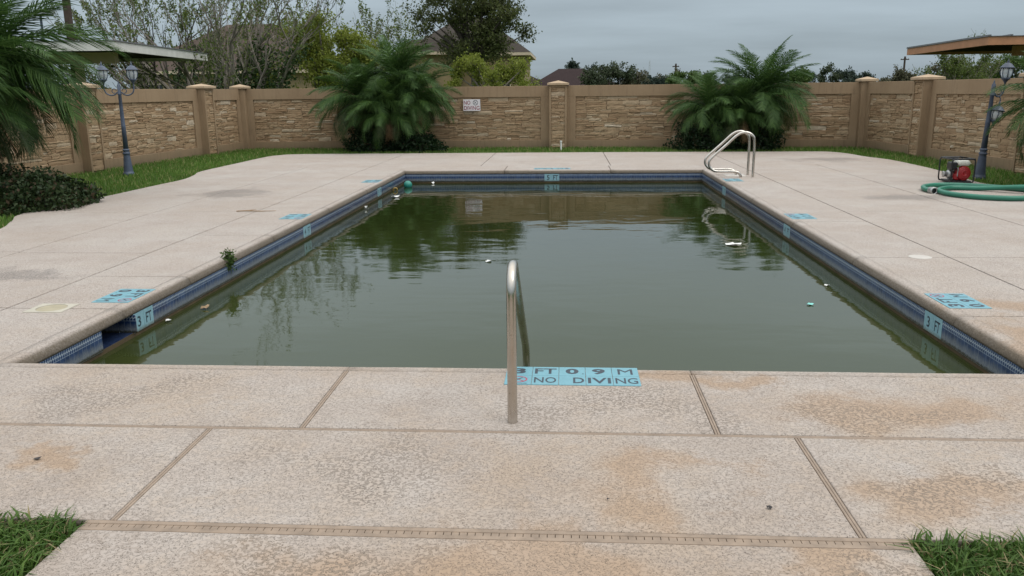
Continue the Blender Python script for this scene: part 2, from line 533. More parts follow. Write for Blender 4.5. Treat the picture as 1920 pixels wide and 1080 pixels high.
def tile_mat():
    t = NT('blue_waterline_tile')
    oc = t.objc()
    sp = t.n('ShaderNodeSeparateXYZ'); t.l(oc, sp.inputs[0])
    x, z = sp.outputs['X'], sp.outputs['Z']
    p = t.pos()
    body = t.mix(t.mr(t.noise(p, 12, 4, 0.6), 0.35, 0.65), (0.012, 0.03, 0.085), (0.028, 0.058, 0.142))
    # printed band of small squares along the upper part
    gx = t.math('PINGPONG', t.math('ADD', x, 0.0763), 0.0127)
    gxl = t.mr(gx, 0.0022, 0.0036, 1, 0)
    gz = t.math('PINGPONG', t.math('ADD', z, 0.0763), 0.0127)
    gzl = t.mr(gz, 0.0018, 0.003, 1, 0)
    vl = t.mr(t.math('PINGPONG', t.math('ADD', x, 0.0763), 0.0254), 0.0012, 0.0022, 0.55, 0)
    body = t.mix(vl, body, (0.24, 0.28, 0.34))
    up = t.mr(z, 0.022, 0.025)
    g = t.math('MULTIPLY', t.math('MAXIMUM', gxl, gzl), up)
    body = t.mix(t.math('MULTIPLY', g, 0.7), body, (0.30, 0.36, 0.44))
    wav = t.math('MULTIPLY', t.math('SINE', t.math('MULTIPLY', x, 247)), 0.006)
    wl = t.mr(t.math('ABSOLUTE', t.math('SUBTRACT', t.math('ADD', z, wav), 0.052)), 0.002, 0.0045, 0.8, 0)
    body = t.mix(wl, body, (0.42, 0.47, 0.52))
    # calcium streaks rising from the water
    vn = t.noise(p, 40, 4, 0.7, 0, (1, 1, 0.12))
    lime = t.math('MULTIPLY', t.mr(t.math('ADD', z, t.math('MULTIPLY', vn, 0.06)), -0.01, 0.035, 1, 0), t.mr(t.noise(p, 70, 3, 0.7), 0.3, 0.6, 0.4, 0.85))
    body = t.mix(lime, body, (0.20, 0.215, 0.222))
    moss = t.mr(t.math('ADD', z, t.math('MULTIPLY', t.noise(p, 60, 4, 0.7), 0.045)), -0.043, -0.030, 0.95, 0)
    body = t.mix(moss, body, (0.035, 0.032, 0.014))
    return t.fin(body, 0.22)


M['tile'] = tile_mat()
M['tile_plain'] = simple('navy_skimmer_tile', (0.02, 0.035, 0.085), 0.25, 0.3, 20)
M['grout'] = simple('tile_grout_pale', (0.30, 0.31, 0.32), 0.9, 0.3, 20)
M['marker'] = simple('pale_blue_marker_tile', (0.138, 0.315, 0.375), 0.45, 0.08, 14)


def wet_marker():
    t = NT('weathered_marker_tile')
    sp = t.n('ShaderNodeSeparateXYZ'); t.l(t.objc(), sp.inputs[0])
    p = t.pos()
    c = t.mix(t.mr(t.noise(p, 30, 4, 0.6), 0.3, 0.7), (0.20, 0.36, 0.42), (0.27, 0.46, 0.52))
    d = t.mr(t.math('ADD', sp.outputs['Z'], t.math('MULTIPLY', t.noise(p, 50, 4, 0.7), 0.05)), -0.055, -0.02, 0.9, 0)
    c = t.mix(d, c, (0.12, 0.115, 0.07))
    return t.fin(c, 0.3)


M['marker_wall'] = wet_marker()
M['ink'] = simple('dark_ink', (0.026, 0.036, 0.05), 0.5, 0.2, 30)
M['ink_red'] = simple('red_ink', (0.34, 0.05, 0.09), 0.5, 0.15, 30)
M['sign_white'] = simple('sign_white', (0.74, 0.70, 0.72), 0.45, 0.05, 6)
M['sign_red'] = simple('sign_red', (0.26, 0.03, 0.06), 0.5, 0.1, 20)


def algae():
    t = NT('algae_stained_plaster')
    p = t.pos()
    c = t.mix(t.mr(t.noise(p, 6, 5, 0.65), 0.3, 0.7), (0.05, 0.035, 0.014), (0.11, 0.075, 0.035))
    return t.fin(c, 0.8, t.bump(t.noise(p, 40, 3), 0.3, 0.01))


M['algae'] = algae()


def steel():
    t = NT('weathered_stainless_steel')
    oc = t.objc()
    a = t.noise(oc, 5, 4, 0.6, 0, (1, 1, 0.4))
    c = t.mix(t.mr(a, 0.3, 0.7), (0.46, 0.42, 0.37), (0.62, 0.59, 0.55))
    c = t.mix(t.mr(t.noise(oc, 60, 3, 0.7), 0.66, 0.72, 0, 0.7), c, (0.06, 0.04, 0.03))
    return t.fin(c, t.mr(a, 0.3, 0.7, 0.2, 0.34), None, 1.0)


M['steel'] = steel()
M['lamp_blue'] = simple('slate_blue_lamp_paint', (0.062, 0.082, 0.125), 0.5, 0.25, 9, 0.1)
M['lamp_dark'] = simple('dark_lamp_paint', (0.042, 0.055, 0.085), 0.5, 0.25, 9, 0.1)


def glassy():
    t = NT('frosted_lamp_glass')
    m = t.fin((0.62, 0.66, 0.68), 0.12)
    t.b.inputs['Transmission Weight'].default_value = 0.45
    t.b.inputs['IOR'].default_value = 1.2
    return m


M['glass'] = glassy()
M['white_paint'] = simple('white_fascia_paint', (0.60, 0.585, 0.55), 0.6, 0.12, 3)
M['orange_paint'] = simple('terracotta_fascia_paint', (0.42, 0.195, 0.10), 0.6, 0.12, 3)
M['soffit'] = simple('shade_dark_soffit', (0.05, 0.042, 0.035), 0.8, 0.2, 3)  # shade under the roof is put into this near-black colour
M['soffit_o'] = simple('brown_soffit', (0.05, 0.03, 0.02), 0.8, 0.2, 3)
M['metal_roof'] = simple('ribbed_metal_roof', (0.14, 0.14, 0.15), 0.5, 0.15, 3)
M['pole'] = simple('creosoted_pole', (0.05, 0.035, 0.026), 0.9, 0.35, 5, 0.4, 30)
M['housewall'] = simple('cream_house_wall', (0.27, 0.205, 0.11), 0.9, 0.12, 1.2)
M['trim'] = simple('cream_trim', (0.55, 0.45, 0.33), 0.8, 0.1, 2)


def shingle(name, c):
    t = NT(name)
    oc = t.objc()
    br = t.n('ShaderNodeTexBrick')
    t.l(oc, br.inputs['Vector'])
    br.inputs['Scale'].default_value = 3.0
    br.inputs['Color1'].default_value = (c[0], c[1], c[2], 1)
    br.inputs['Color2'].default_value = (c[0] * 1.35, c[1] * 1.35, c[2] * 1.35, 1)
    br.inputs['Mortar'].default_value = (c[0] * 0.6, c[1] * 0.6, c[2] * 0.6, 1)
    col = t.mix(t.mr(t.noise(oc, 2, 5, 0.7), 0.3, 0.7, 0, 0.5), br.outputs[0], tuple(x * 0.75 for x in c))
    return t.fin(col, 0.95, spec=0.2)


M['roof_dark'] = shingle('dark_shingles', (0.05, 0.042, 0.036))
M['roof_brown'] = shingle('brown_shingles', (0.075, 0.055, 0.045))
M['roof_maroon'] = shingle('maroon_shingles', (0.03, 0.019, 0.019))
M['roof_grey'] = shingle('grey_shingles', (0.16, 0.15, 0.15))
M['window'] = simple('window_glass_dark', (0.03, 0.035, 0.04), 0.1)
M['dish'] = simple('dish_grey', (0.42, 0.45, 0.48), 0.5)
M['red'] = simple('engine_red', (0.30, 0.012, 0.015), 0.35, 0.1, 20)
M['black'] = simple('black_enamel', (0.012, 0.012, 0.013), 0.4, 0.2, 20)
M['tank'] = simple('white_tank', (0.66, 0.65, 0.58), 0.35, 0.06, 10)
M['alu'] = simple('cast_aluminium', (0.42, 0.42, 0.41), 0.4, 0.15, 20, 0.1, 60, 0.8)
M['hose'] = simple('green_hose', (0.02, 0.155, 0.10), 0.42, 0.18, 3)
M['ball'] = simple('teal_rubber', (0.02, 0.20, 0.16), 0.4, 0.1, 5)
M['paper'] = simple('wet_paper', (0.68, 0.68, 0.66), 0.7, 0.06, 20)
M['teal_scrap'] = simple('teal_scrap', (0.20, 0.55, 0.50), 0.6, 0.1, 20)
M['deadleaf'] = simple('dead_leaf', (0.28, 0.19, 0.11), 0.8, 0.2, 30)
M['darkleaf'] = simple('dark_dead_leaf', (0.05, 0.045, 0.045), 0.8, 0.2, 30)
M['brass'] = simple('brass_fitting', (0.40, 0.27, 0.08), 0.4, 0.1, 30)
M['lid'] = simple('cream_lid', (0.43, 0.40, 0.33), 0.6, 0.08, 10)
M['lid_in'] = simple('tan_lid_recess', (0.34, 0.30, 0.21), 0.7, 0.12, 10)
M['pvc'] = simple('white_pvc', (0.72, 0.72, 0.70), 0.5, 0.05, 10)
M['patch'] = simple('pale_patch', (0.47, 0.44, 0.405), 0.8, 0.06, 10, 0.3, 60)

# ------------------------------------------------------------------ ground
XL, XR, YN, YF = -3.387, 2.763, 4.690, 17.296          # pool tile planes
CW = 0.12                                               # coping width
WZ = -0.262                                            # water level

bm = bmesh.new()
GX = [-1500, XL - CW - 0.3, XR + CW + 0.3, 1500]
GY = [-400, YN - CW - 0.3, YF + CW + 0.3, 2500]
gv = [[bm.verts.new((x, y, -0.045)) for x in GX] for y in GY]
for j in range(3):
    for i in range(3):
        if i == 1 and j == 1:
            continue
        bm.faces.new((gv[j][i], gv[j][i + 1], gv[j + 1][i + 1], gv[j + 1][i]))
tag(obj('ground', bm, M['lawn']), kind='structure')

# ------------------------------------------------------------------ pool deck: outline cut into slabs
OUT = [(-7.2, 2.80), (-7.2, 6.0), (-7.15, 8.6), (-6.98, 9.6), (-7.3, 10.4), (-7.6, 11.1), (-7.5, 12.6), (-7.45, 14.6), (-7.42, 15.7), (-7.6, 16.6),
       (-7.8, 17.4), (-7.82, 19.5), (-7.82, 21.3), (-7.65, 21.95), (-7.2, 22.28), (-5.0, 22.33), (0.0, 22.36), (4.0, 22.25), (6.3, 22.17), (6.75, 22.0), (6.98, 21.4),
       (7.08, 20.4), (7.3, 19.4), (7.3, 17.4), (7.15, 15.8), (7.0, 14.6), (7.25, 14.05), (8.0, 13.75), (8.0, 9.0), (8.0, 6.0), (8.0, 2.80)]
body = [(v.x, v.y) for v in smooth_path([(x, y, 0) for x, y in OUT[1:-1]], 5)]
outline = [OUT[0]] + body + [OUT[-1]]
WALK = [(-1.84, -6.0), (-1.84, 2.725), (1.235, 2.725), (1.235, -6.0)]


def clip(poly, x0, x1, y0, y1):
    def cut(pts, inside, inter):
        res = []
        for i in range(len(pts)):
            a, b = pts[i - 1], pts[i]
            ia, ib = inside(a), inside(b)
            if ib:
                if not ia: res.append(inter(a, b))
                res.append(b)
            elif ia:
                res.append(inter(a, b))
        return res
    def ix(x): return lambda a, b: (x, a[1] + (b[1] - a[1]) * (x - a[0]) / (b[0] - a[0]))
    def iy(y): return lambda a, b: (a[0] + (b[0] - a[0]) * (y - a[1]) / (b[1] - a[1]), y)
    for ins, it in ((lambda p: p[0] >= x0, ix(x0)), (lambda p: p[0] <= x1, ix(x1)), (lambda p: p[1] >= y0, iy(y0)), (lambda p: p[1] <= y1, iy(y1))):
        if len(poly) < 3: return []
        poly = cut(poly, ins, it)
    res = []
    for q in poly:
        if not res or math.hypot(q[0] - res[-1][0], q[1] - res[-1][1]) > 1e-4:
            res.append(q)
    if len(res) > 2 and math.hypot(res[0][0] - res[-1][0], res[0][1] - res[-1][1]) < 1e-4: res.pop()
    return res


deck = bpy.data.objects.new('pool_deck', None)
COL.objects.link(deck)
tag(deck, kind='structure')

OX0, OX1, OY0, OY1 = XL - CW, XR + CW, YN - CW, YF + CW


def slab(poly, bev=0.006):
    ar = sum(poly[i - 1][0] * poly[i][1] - poly[i][0] * poly[i - 1][1] for i in range(len(poly)))
    if ar < 0: poly = poly[::-1]
    b = bmesh.new()
    top = prism(b, poly, -0.11, 0.0)
    try:
        bmesh.ops.bevel(b, geom=list(top.edges), offset=bev, segments=2, affect='EDGES', profile=0.5)
    except Exception:
        pass
    return obj('slab', b, M['deck'], deck)


g1, g2 = 0.007, 0.0145        # half joint widths: saw-cut joint, strip joint
cells = []


def row_x(y0, y1, xs, gy0, gy1, gx):
    for i in range(len(xs) - 1):
        cells.append((xs[i] + (gx if i else 0), xs[i + 1] - (gx if i < len(xs) - 2 else 0), y0 + gy0, y1 - gy1))


def col_y(x0, x1, ys, gx0, gx1, gy, gfirst=0.0, glast=g1):
    for i in range(len(ys) - 1):
        cells.append((x0 + gx0, x1 - gx1, ys[i] + (gy if i else gfirst), ys[i + 1] - (gy if i < len(ys) - 2 else glast)))


row_x(2.80, 3.71, [-9, -4.5, -1.74, 1.08, 3.9, 9], 0, g2, g2)
row_x(3.71, OY0, [OX0, -1.29, 0.72, OX1], g2, 0, g2)
for (a, b_) in ((-9, -5.6), (-5.6, OX0)):
    cells.append((a + g1, b_ - g1, 3.71 + g2, OY0 - g1))
for (a, b_) in ((OX1, 5.3), (5.3, 9)):
    cells.append((a + g1, b_ - g1, 3.71 + g2, OY0 - g1))
col_y(-4.32, OX0, [OY0, 5.95, 7.09, 9.30, 11.6, 13.9, 16.1, 18.3], g1, 0, g1, g1)
col_y(-5.75, -4.32, [OY0, 5.96, 8.2, 11.22, 14.5, 18.3], g1, g1, g1, g1)
col_y(-9.0, -5.75, [OY0, 8.25, 11.2, 14.8, 18.3], 0, g1, g1, g1)
col_y(OX1, 3.66, [OY0, 5.9, 8.05, 10.3, 12.6, 14.9, 16.6, 18.3], 0, g1, g1, g1)
col_y(3.66, 5.33, [OY0, 5.9, 8.06, 11.2, 14.5, 18.3], g1, g1, g1, g1)
col_y(5.33, 9.5, [OY0, 7.6, 11.2, 14.8, 18.3], g1, 0, g1, g1)
row_x(OY1, 18.3, [OX0, -1.3, 0.9, OX1], 0, g1, g1)
row_x(18.3, 23.5, [-9, -4.32, -1.9, 0.95, 3.66, 9], g1, 0, g1)
for c in cells:
    poly = clip(outline, *c)
    if len(poly) >= 3:
        slab(poly)
for y0, y1 in ((-6.0, -3.0), (-3.0, -0.9), (-0.9, 0.95), (0.95, 2.725)):
    slab(clip(WALK, -1.84, 1.235, y0 + g1, y1 - (g1 if y1 < 2.7 else 0)))
# bedding under the slabs (shows only inside the joints)
bm = bmesh.new()
for x0, x1, y0, y1 in ((-9, OX0 + 0.05, 2.8, 23), (OX1 - 0.05, 9, 2.8, 23), (OX0 + 0.05, OX1 - 0.05, 2.8, OY0 + 0.05), (OX0 + 0.05, OX1 - 0.05, OY1 - 0.05, 23)):
    pl = clip(outline, x0, x1, y0, y1)
    ar = sum(pl[i - 1][0] * pl[i][1] - pl[i][0] * pl[i - 1][1] for i in range(len(pl)))
    f = bm.faces.new([bm.verts.new((x, y, -0.012)) for x, y in (pl if ar > 0 else pl[::-1])])
f = bm.faces.new([bm.verts.new((x, y, -0.012)) for x, y in ((-1.835, -6), (1.23, -6), (1.23, 2.72), (-1.835, 2.72))])
obj('joint_bedding', bm, M['joint'], deck)

# plastic joint strips of the near slabs: two ribs with a groove
def strip(x0, y0, x1, y1):
    b = bmesh.new()
    L = math.hypot(x1 - x0, y1 - y0)
    for a, c in ((-0.0118, -0.0008), (0.0008, 0.0118)):
        box(b, 0, L, a, c, -0.02, -0.0015, 0.003)
    box(b, 0.001, L - 0.001, -0.004, 0.004, -0.02, -0.0075)
    o = obj('joint_strip', b, M['strip'], deck)
    o.location = (x0, y0, 0); o.rotation_euler = (0, 0, math.atan2(y1 - y0, x1 - x0))


strip(-7.2, 3.71, 8.0, 3.71)
for x in (-1.29, 0.72): strip(x, 3.725, x, OY0)
for x in (-4.5, -1.74, 1.08, 3.9): strip(x, 2.803, x, 3.695)

# coping lip round the pool
PROF = [(CW, 0.0), (0.058, 0.0), (0.04, -0.003), (0.022, -0.011), (0.008, -0.025), (-0.001, -0.044), (-0.005, -0.062), (-0.004, -0.077), (0.03, -0.078), (CW, -0.078)]


def coping(side, t0, t1, c0, c1):
    b = bmesh.new()
    n = max(2, int((t1 - t0) / 0.12))
    rings = []
    for i in range(n + 1):
        f = i / n
        ring = []
        for d, z in PROF:
            a0 = t0 - d if c0 else t0 + 0.004
            a1 = t1 + d if c1 else t1 - 0.004
            t = a0 + (a1 - a0) * f
            j = mnoise.noise(Vector((t * 3.1, side * 7.7, z * 20))) * 0.004 if (z < -0.002 and z > -0.077) else 0
            dd = d + j
            P = {0: (XL - dd, t), 1: (XR + dd, t), 2: (t, YN - dd), 3: (t, YF + dd)}[side]
            ring.append(b.verts.new((P[0], P[1], z)))
        rings.append(ring)
    m = len(PROF)
    flip = side in (1, 2)
    for a, c in zip(rings, rings[1:]):
        for k in range(m):
            q = (a[k], a[(k + 1) % m], c[(k + 1) % m], c[k])
            b.faces.new(q[::-1] if flip else q)
    b.faces.new(rings[0]); b.faces.new(rings[-1])
    bmesh.ops.recalc_face_normals(b, faces=b.faces)
    o = obj('coping', b, M['deck'], deck, True)
    return o


for side, cuts in ((0, [YN, 5.95, 7.09, 9.3, 11.6, 13.9, 16.1, YF]), (1, [YN, 5.9, 8.05, 10.3, 12.6, 14.9, YF]), (2, [XL, -1.29, 0.72, XR]), (3, [XL, -1.3, 0.9, XR])):
    for i in range(len(cuts) - 1):
        coping(side, cuts[i], cuts[i + 1], i == 0, i == len(cuts) - 2)

# ------------------------------------------------------------------ pool basin, waterline tiles, water
basin = bpy.data.objects.new('pool_basin', None)
COL.objects.link(basin)
tag(basin, kind='structure')
NT_Y, NT_X = 82, 40
ty, tx = (YF - YN) / NT_Y, (XR - XL) / NT_X
SK0, SK1 = YN + 6 * ty, YN + 9 * ty              # skimmer mouth in the left wall
bm = bmesh.new()
T0, T1 = -0.0785, -1.6
box(bm, XL - 0.11, XL - 0.008, YN - 0.11, SK0, T1, T0)
box(bm, XL - 0.11, XL - 0.008, SK1, YF + 0.11, T1, T0)
box(bm, XL - 0.11, XL - 0.008, SK0, SK1, T1, -0.228)
box(bm, XR + 0.008, XR + 0.11, YN - 0.11, YF + 0.11, T1, T0)
box(bm, XL - 0.008, XR + 0.008, YN - 0.11, YN - 0.008, T1, T0)
box(bm, XL - 0.008, XR + 0.008, YF + 0.008, YF + 0.11, T1, T0)
box(bm, XL - 0.1, XR + 0.1, YN - 0.1, YF + 0.1, T1 - 0.1, T1 + 0.002)
obj('basin_wall', bm, M['algae'], basin)
# pale grout bed behind the tiles and the light line above them
bm = bmesh.new()
ZG0, ZG1 = -0.234, -0.0788
for a, c in ((YN, SK0), (SK1, YF)):
    box(bm, XL - 0.0078, XL - 0.003, a, c, ZG0, ZG1)
box(bm, XR + 0.003, XR + 0.0078, YN, YF, ZG0, ZG1)
box(bm, XL, XR, YF + 0.003, YF + 0.0078, ZG0, ZG1)
box(bm, XL, XR, YN - 0.0078, YN - 0.003, ZG0, ZG1)
obj('grout_bed', bm, M['grout'], basin)


def tile_mesh(w):
    b = bmesh.new()
    box(b, -w / 2 + 0.0012, w / 2 - 0.0012, -0.0035, 0.0035, -0.0748, 0.0735, 0.0012)
    me = bpy.data.meshes.new('tile')
    b.normal_update(); b.to_mesh(me); b.free()
    return me


_txt = {}


def text_mesh(s, h, w=None, bold=0.012):
    """upright lettering in the XZ plane facing -Y, centred, cap height h."""
    key = (s, round(h, 4), w and round(w, 4), bold)
    if key in _txt:
        return _txt[key]
    cv = bpy.data.curves.new('text', 'FONT')
    cv.body = s
    cv.size = 1.0
    cv.offset = bold * (0.0 if 'M' in s else 0.55 if 'N' in s else 1.0)
    cv.extrude = 0.0
    cv.resolution_u = 3
    o = bpy.data.objects.new('text', cv)
    COL.objects.link(o)
    dg = bpy.context.evaluated_depsgraph_get()
    me = bpy.data.meshes.new_from_object(o.evaluated_get(dg))
    bpy.data.objects.remove(o)
    n = len(me.vertices)
    co = np.empty(n * 3, dtype=np.float32); me.vertices.foreach_get('co', co); co = co.reshape(-1, 3)
    lo, hi = co.min(0), co.max(0)
    sz = hi - lo
    k = h / sz[1]
    kx = (w / sz[0]) if w else k
    q = np.zeros_like(co)
    q[:, 0] = (co[:, 0] - (lo[0] + hi[0]) / 2) * kx
    q[:, 2] = (co[:, 1] - (lo[1] + hi[1]) / 2) * k
    me.vertices.foreach_set('co', q.ravel())
    me.materials.clear()
    me.update()
    _txt[key] = me
    return me


def letter(parent, s, h, w, mat, x=0.0, z=0.0, y=-0.0042, bold=0.012):
    me = text_mesh(s, h, w, bold).copy()
    me.materials.append(mat)
    o = place('lettering', me, parent, (x, y, z))
    return o


def no_dive(parent, r, mat_ring, mat_fig, x=0.0, z=0.0, y=-0.0042):
    b = bmesh.new()
    n = 28
    r0, r1 = r * 0.82, r
    vi = [b.verts.new((x + r0 * math.cos(2 * math.pi * k / n), y, z + r0 * math.sin(2 * math.pi * k / n))) for k in range(n)]
    vo = [b.verts.new((x + r1 * math.cos(2 * math.pi * k / n), y, z + r1 * math.sin(2 * math.pi * k / n))) for k in range(n)]
    for k in range(n):
        b.faces.new((vi[k], vi[(k + 1) % n], vo[(k + 1) % n], vo[k]))

    def bar(bb, ax, az, cx, cz, w, yy):
        d = Vector((cx - ax, 0, cz - az)).normalized(); nn = Vector((-d.z, 0, d.x)) * w / 2
        A, C = Vector((x + ax, yy, z + az)), Vector((x + cx, yy, z + cz))
        bb.faces.new([bb.verts.new(v) for v in (A - nn, C - nn, C + nn, A + nn)])
    bar(b, -r0 * 0.72, r0 * 0.72, r0 * 0.72, -r0 * 0.72, r * 0.14, y - 0.0003)
    obj('prohibition_ring', b, mat_ring, parent)
    b = bmesh.new()
    bar(b, r * 0.45, r * 0.5, 0.05 * r, 0.1 * r, r * 0.13, y - 0.0006)     # legs
    bar(b, 0.05 * r, 0.1 * r, -r * 0.25, -r * 0.2, r * 0.2, y - 0.0006)    # trunk
    bar(b, -r * 0.25, -r * 0.2, -r * 0.45, -r * 0.48, r * 0.1, y - 0.0006)  # arms
    c = [(-0.42 * r + 0.1 * r * math.cos(a), -0.22 * r + 0.1 * r * math.sin(a)) for a in [2 * math.pi * k / 8 for k in range(8)]]
    b.faces.new([b.verts.new((x + px, y - 0.0006, z + pz)) for px, pz in c])
    obj('diver_figure', b, mat_fig, parent)


TY, TX = tile_mesh(ty), tile_mesh(tx)
TY.materials.append(M['tile']); TX.materials.append(M['tile'])
MY, MX = tile_mesh(ty), tile_mesh(tx)
MY.materials.append(M['marker_wall']); MX.materials.append(M['marker_wall'])
TZ = -0.1545
signs_y = {9: '3', 10: 'FT', 37: '4', 38: 'FT', 65: '5', 66: 'FT'}
for i in range(NT_Y):
    y = YN + (i + 0.5) * ty
    if not 6 <= i <= 8:
        mk_ = i in signs_y
        o = place('tile', MY if mk_ else TY, basin, (XL - 0.001, y, TZ), (0, 0, R(90)))
        if mk_:
            letter(o, signs_y[i], 0.085, 0.05 if len(signs_y[i]) == 1 else 0.09, M['ink'])
    rr = {10: '3', 9: 'FT', 38: '4', 37: 'FT', 66: '5', 65: 'FT'}
    o = place('tile', MY if i in rr else TY, basin, (XR + 0.001, y, TZ), (0, 0, R(-90)))
    if i in rr:
        letter(o, rr[i], 0.085, 0.05 if len(rr[i]) == 1 else 0.09, M['ink'])
for i in range(NT_X):
    x = XL + (i + 0.5) * tx
    ss = {19: '5', 20: 'FT'}
    o = place('tile', MX if i in ss else TX, basin, (x, YF + 0.001, TZ))
    if i in ss:
        letter(o, ss[i], 0.095, 0.055 if len(ss[i]) == 1 else 0.1, M['ink'])
    place('tile', TX, basin, (x, YN - 0.001, TZ), (0, 0, R(180)))

# skimmer throat: tiled shelf and cheeks set back in the wall
bm = bmesh.new()
box(bm, XL - 0.45, XL - 0.012, SK0 + 0.002, SK1 - 0.002, -0.30, -0.226)
box(bm, XL - 0.45, XL - 0.43, SK0 + 0.002, SK1 - 0.002, -0.2255, -0.0795)
obj('skimmer_shelf', bm, M['tile_plain'], basin)
for k, yy in enumerate((SK0 - 0.012, SK1 + 0.005)):
    bm = bmesh.new()
    box(bm, XL - 0.45, XL - 0.12, yy, yy + 0.007, -0.225, -0.0795)
    obj('skimmer_cheek', bm, M['tile_plain'], basin)
for k in range(3):
    o = place('tile', TY, basin, (XL - 0.05 - k * 0.15, SK1 - 0.0045, TZ), (0, 0, 0), (0.95, 1, 0.97))
    
bm = bmesh.new()
nx, ny = 4, 8
xs = [XL - 0.006 + (XR - XL + 0.012) * i / nx for i in range(nx + 1)]
ys = [YN - 0.006 + (YF - YN + 0.012) * j / ny for j in range(ny + 1)]
vv = [[bm.verts.new((x, y, WZ)) for x in xs] for y in ys]
for j in range(ny):
    for i in range(nx):
        bm.faces.new((vv[j][i], vv[j][i + 1], vv[j + 1][i + 1], vv[j + 1][i]))
tag(obj('water', bm, M['water']), kind='structure')

# ------------------------------------------------------------------ depth markers inlaid in the deck
DT = 0.1524


def deck_marker(cx, cy, rz, rows, kind):
    """rows: list of rows (top row first) of tile texts, lying flat, readable along local +x with local +y as 'up'."""
    nr, nc = len(rows), len(rows[0])
    for r_, rw in enumerate(rows):
        for c_, s in enumerate(rw):
            lx = (c_ - (nc - 1) / 2) * DT
            ly = ((nr - 1) / 2 - r_) * DT
            wx = cx + lx * math.cos(rz) - ly * math.sin(rz)
            wy = cy + lx * math.sin(rz) + ly * math.cos(rz)
            o = place('marker_tile', DTILE, deck, (wx, wy, 0.0005), (R(-90), 0, 0))
            # tile mesh stands in XZ facing -Y; lay it on its back so that -Y points up
            o.rotation_euler = (Matrix.Rotation(rz, 3, 'Z') @ Matrix.Rotation(R(-90), 3, 'X')).to_euler()
            if s == '@':
                no_dive(o, 0.052, M['ink_red'], M['ink'], 0, 0.008)
                if kind == 'near':
                    letter(o, 'NO DIVING', 0.011, 0.1, M['ink'], 0, -0.06)
            elif s.strip():
                x = 0.0
                w = {1: 0.075, 2: 0.125, 3: 0.125}.get(len(s.strip()), 0.12)
                if s in 'I': w = 0.02
                if s == ' D': x, w = 0.036, 0.062
                if s == 'IVI': w = 0.128
                if s == '1': w = 0.045
                if s in '01' and c_ > 0 or (s in '01' and kind == 'side'):
                    letter(o, '.', 0.011, 0.011, M['ink'], 0.062, -0.042)
                if s == 'M': w = 0.085
                letter(o, s.strip(), 0.092 if kind == 'near' else 0.108, w if kind == 'near' else w * 1.1, M['ink'], x, 0.0, -0.0042, 0.036 if s[0] in '0912345' else 0.016)


b = bmesh.new()
box(b, -DT / 2 + 0.0012, DT / 2 - 0.0012, -0.0035, 0.0035, -DT / 2 + 0.0012, DT / 2 - 0.0012, 0.0012)
DTILE = bpy.data.meshes.new('marker_tile'); b.normal_update(); b.to_mesh(DTILE); b.free()
DTILE.materials.append(M['marker'])


deck_marker(0.035, 4.515, 0, [['3', 'FT', '0', '9', 'M'], ['@', 'NO', ' D', 'IVI', 'NG']], 'near')
for cy, a, m_ in ((6.36, '3', ('0', '9', 'M')), (10.75, '4', ('1', '2', 'M')), (15.2, '5', ('1', '5', 'M'))):
    deck_marker(-3.60, cy, R(-90), [[a, 'FT', '@'], list(m_)], 'side')
    deck_marker(2.97, cy - 0.02, R(90), [[a, 'FT', '@'], list(m_)], 'side')
deck_marker(-0.31, 17.60, R(180), [['5', 'FT', '1', '5', 'M'], ['@', 'NO', ' D', 'IVI', 'NG']], 'far')

# ------------------------------------------------------------------ boundary wall: panels, posts, stones
def stone_mesh(seed):
    r = random.Random(seed)
    nx_, nz_ = 5, 3
    b = bmesh.new()
    fr, bk = [], []
    for j in range(nz_):
        rowf = []
        for i in range(nx_):
            x = -0.5 + i / (nx_ - 1); z = -0.5 + j / (nz_ - 1)
            ex = r.uniform(-0.04, 0.03) if i in (0, nx_ - 1) else 0
            ez = r.uniform(-0.12, 0.05) if j in (0, nz_ - 1) else 0
            sgx = 1 if i else -1; sgz = 1 if j else -1
            edge = (i in (0, nx_ - 1)) + (j in (0, nz_ - 1))
            y = -0.5 + (0.22 if edge else 0.0) * r.uniform(0.3, 1.2) + r.uniform(-0.08, 0.12)
            rowf.append(b.verts.new((x + ex * sgx, y, z + ez * sgz)))
        fr.append(rowf)
    for j in range(nz_ - 1):
        for i in range(nx_ - 1):
            b.faces.new((fr[j][i], fr[j][i + 1], fr[j + 1][i + 1], fr[j + 1][i]))
    loop = fr[0][:] + [fr[j][-1] for j in range(1, nz_)] + fr[-1][-2::-1] + [fr[j][0] for j in range(nz_ - 2, 0, -1)]
    back = [b.verts.new((v.co.x, 0.5, v.co.z)) for v in loop]
    n = len(loop)
    for k in range(n):
        b.faces.new((loop[(k + 1) % n], loop[k], back[k], back[(k + 1) % n]))
    me = bpy.data.meshes.new('stone'); b.normal_update(); b.to_mesh(me); b.free()
    me.materials.append(M['stone'])
    return me


STONES = [stone_mesh(100 + i) for i in range(20)]


def stone_layout(L, H, r, blk=(0.24, 0.6), band=0.118):
    res = []
    nb = max(1, round(H / band)); bh = H / nb
    for j in range(nb):
        z = j * bh
        x = 0.0
        while x < L - 1e-3:
            w = r.uniform(*blk)
            if L - x - w < blk[0] * 0.7: w = L - x
            if r.random() < 0.2:
                res.append((x, z, w, bh))
            else:
                k = 2 if r.random() < 0.8 else 3
                cuts = sorted(r.uniform(0.28, 0.72) for _ in range(k - 1)) if k == 2 else [r.uniform(0.26, 0.38), r.uniform(0.6, 0.74)]
                cuts = [0] + cuts + [1]
                for a, c in zip(cuts, cuts[1:]):
                    if w > 0.34 and r.random() < 0.5:
                        s = r.uniform(0.3, 0.7)
                        res.append((x, z + a * bh, w * s, (c - a) * bh)); res.append((x + w * s, z + a * bh, w * (1 - s), (c - a) * bh))
                    else:
                        res.append((x, z + a * bh, w, (c - a) * bh))
            x += w
    return res


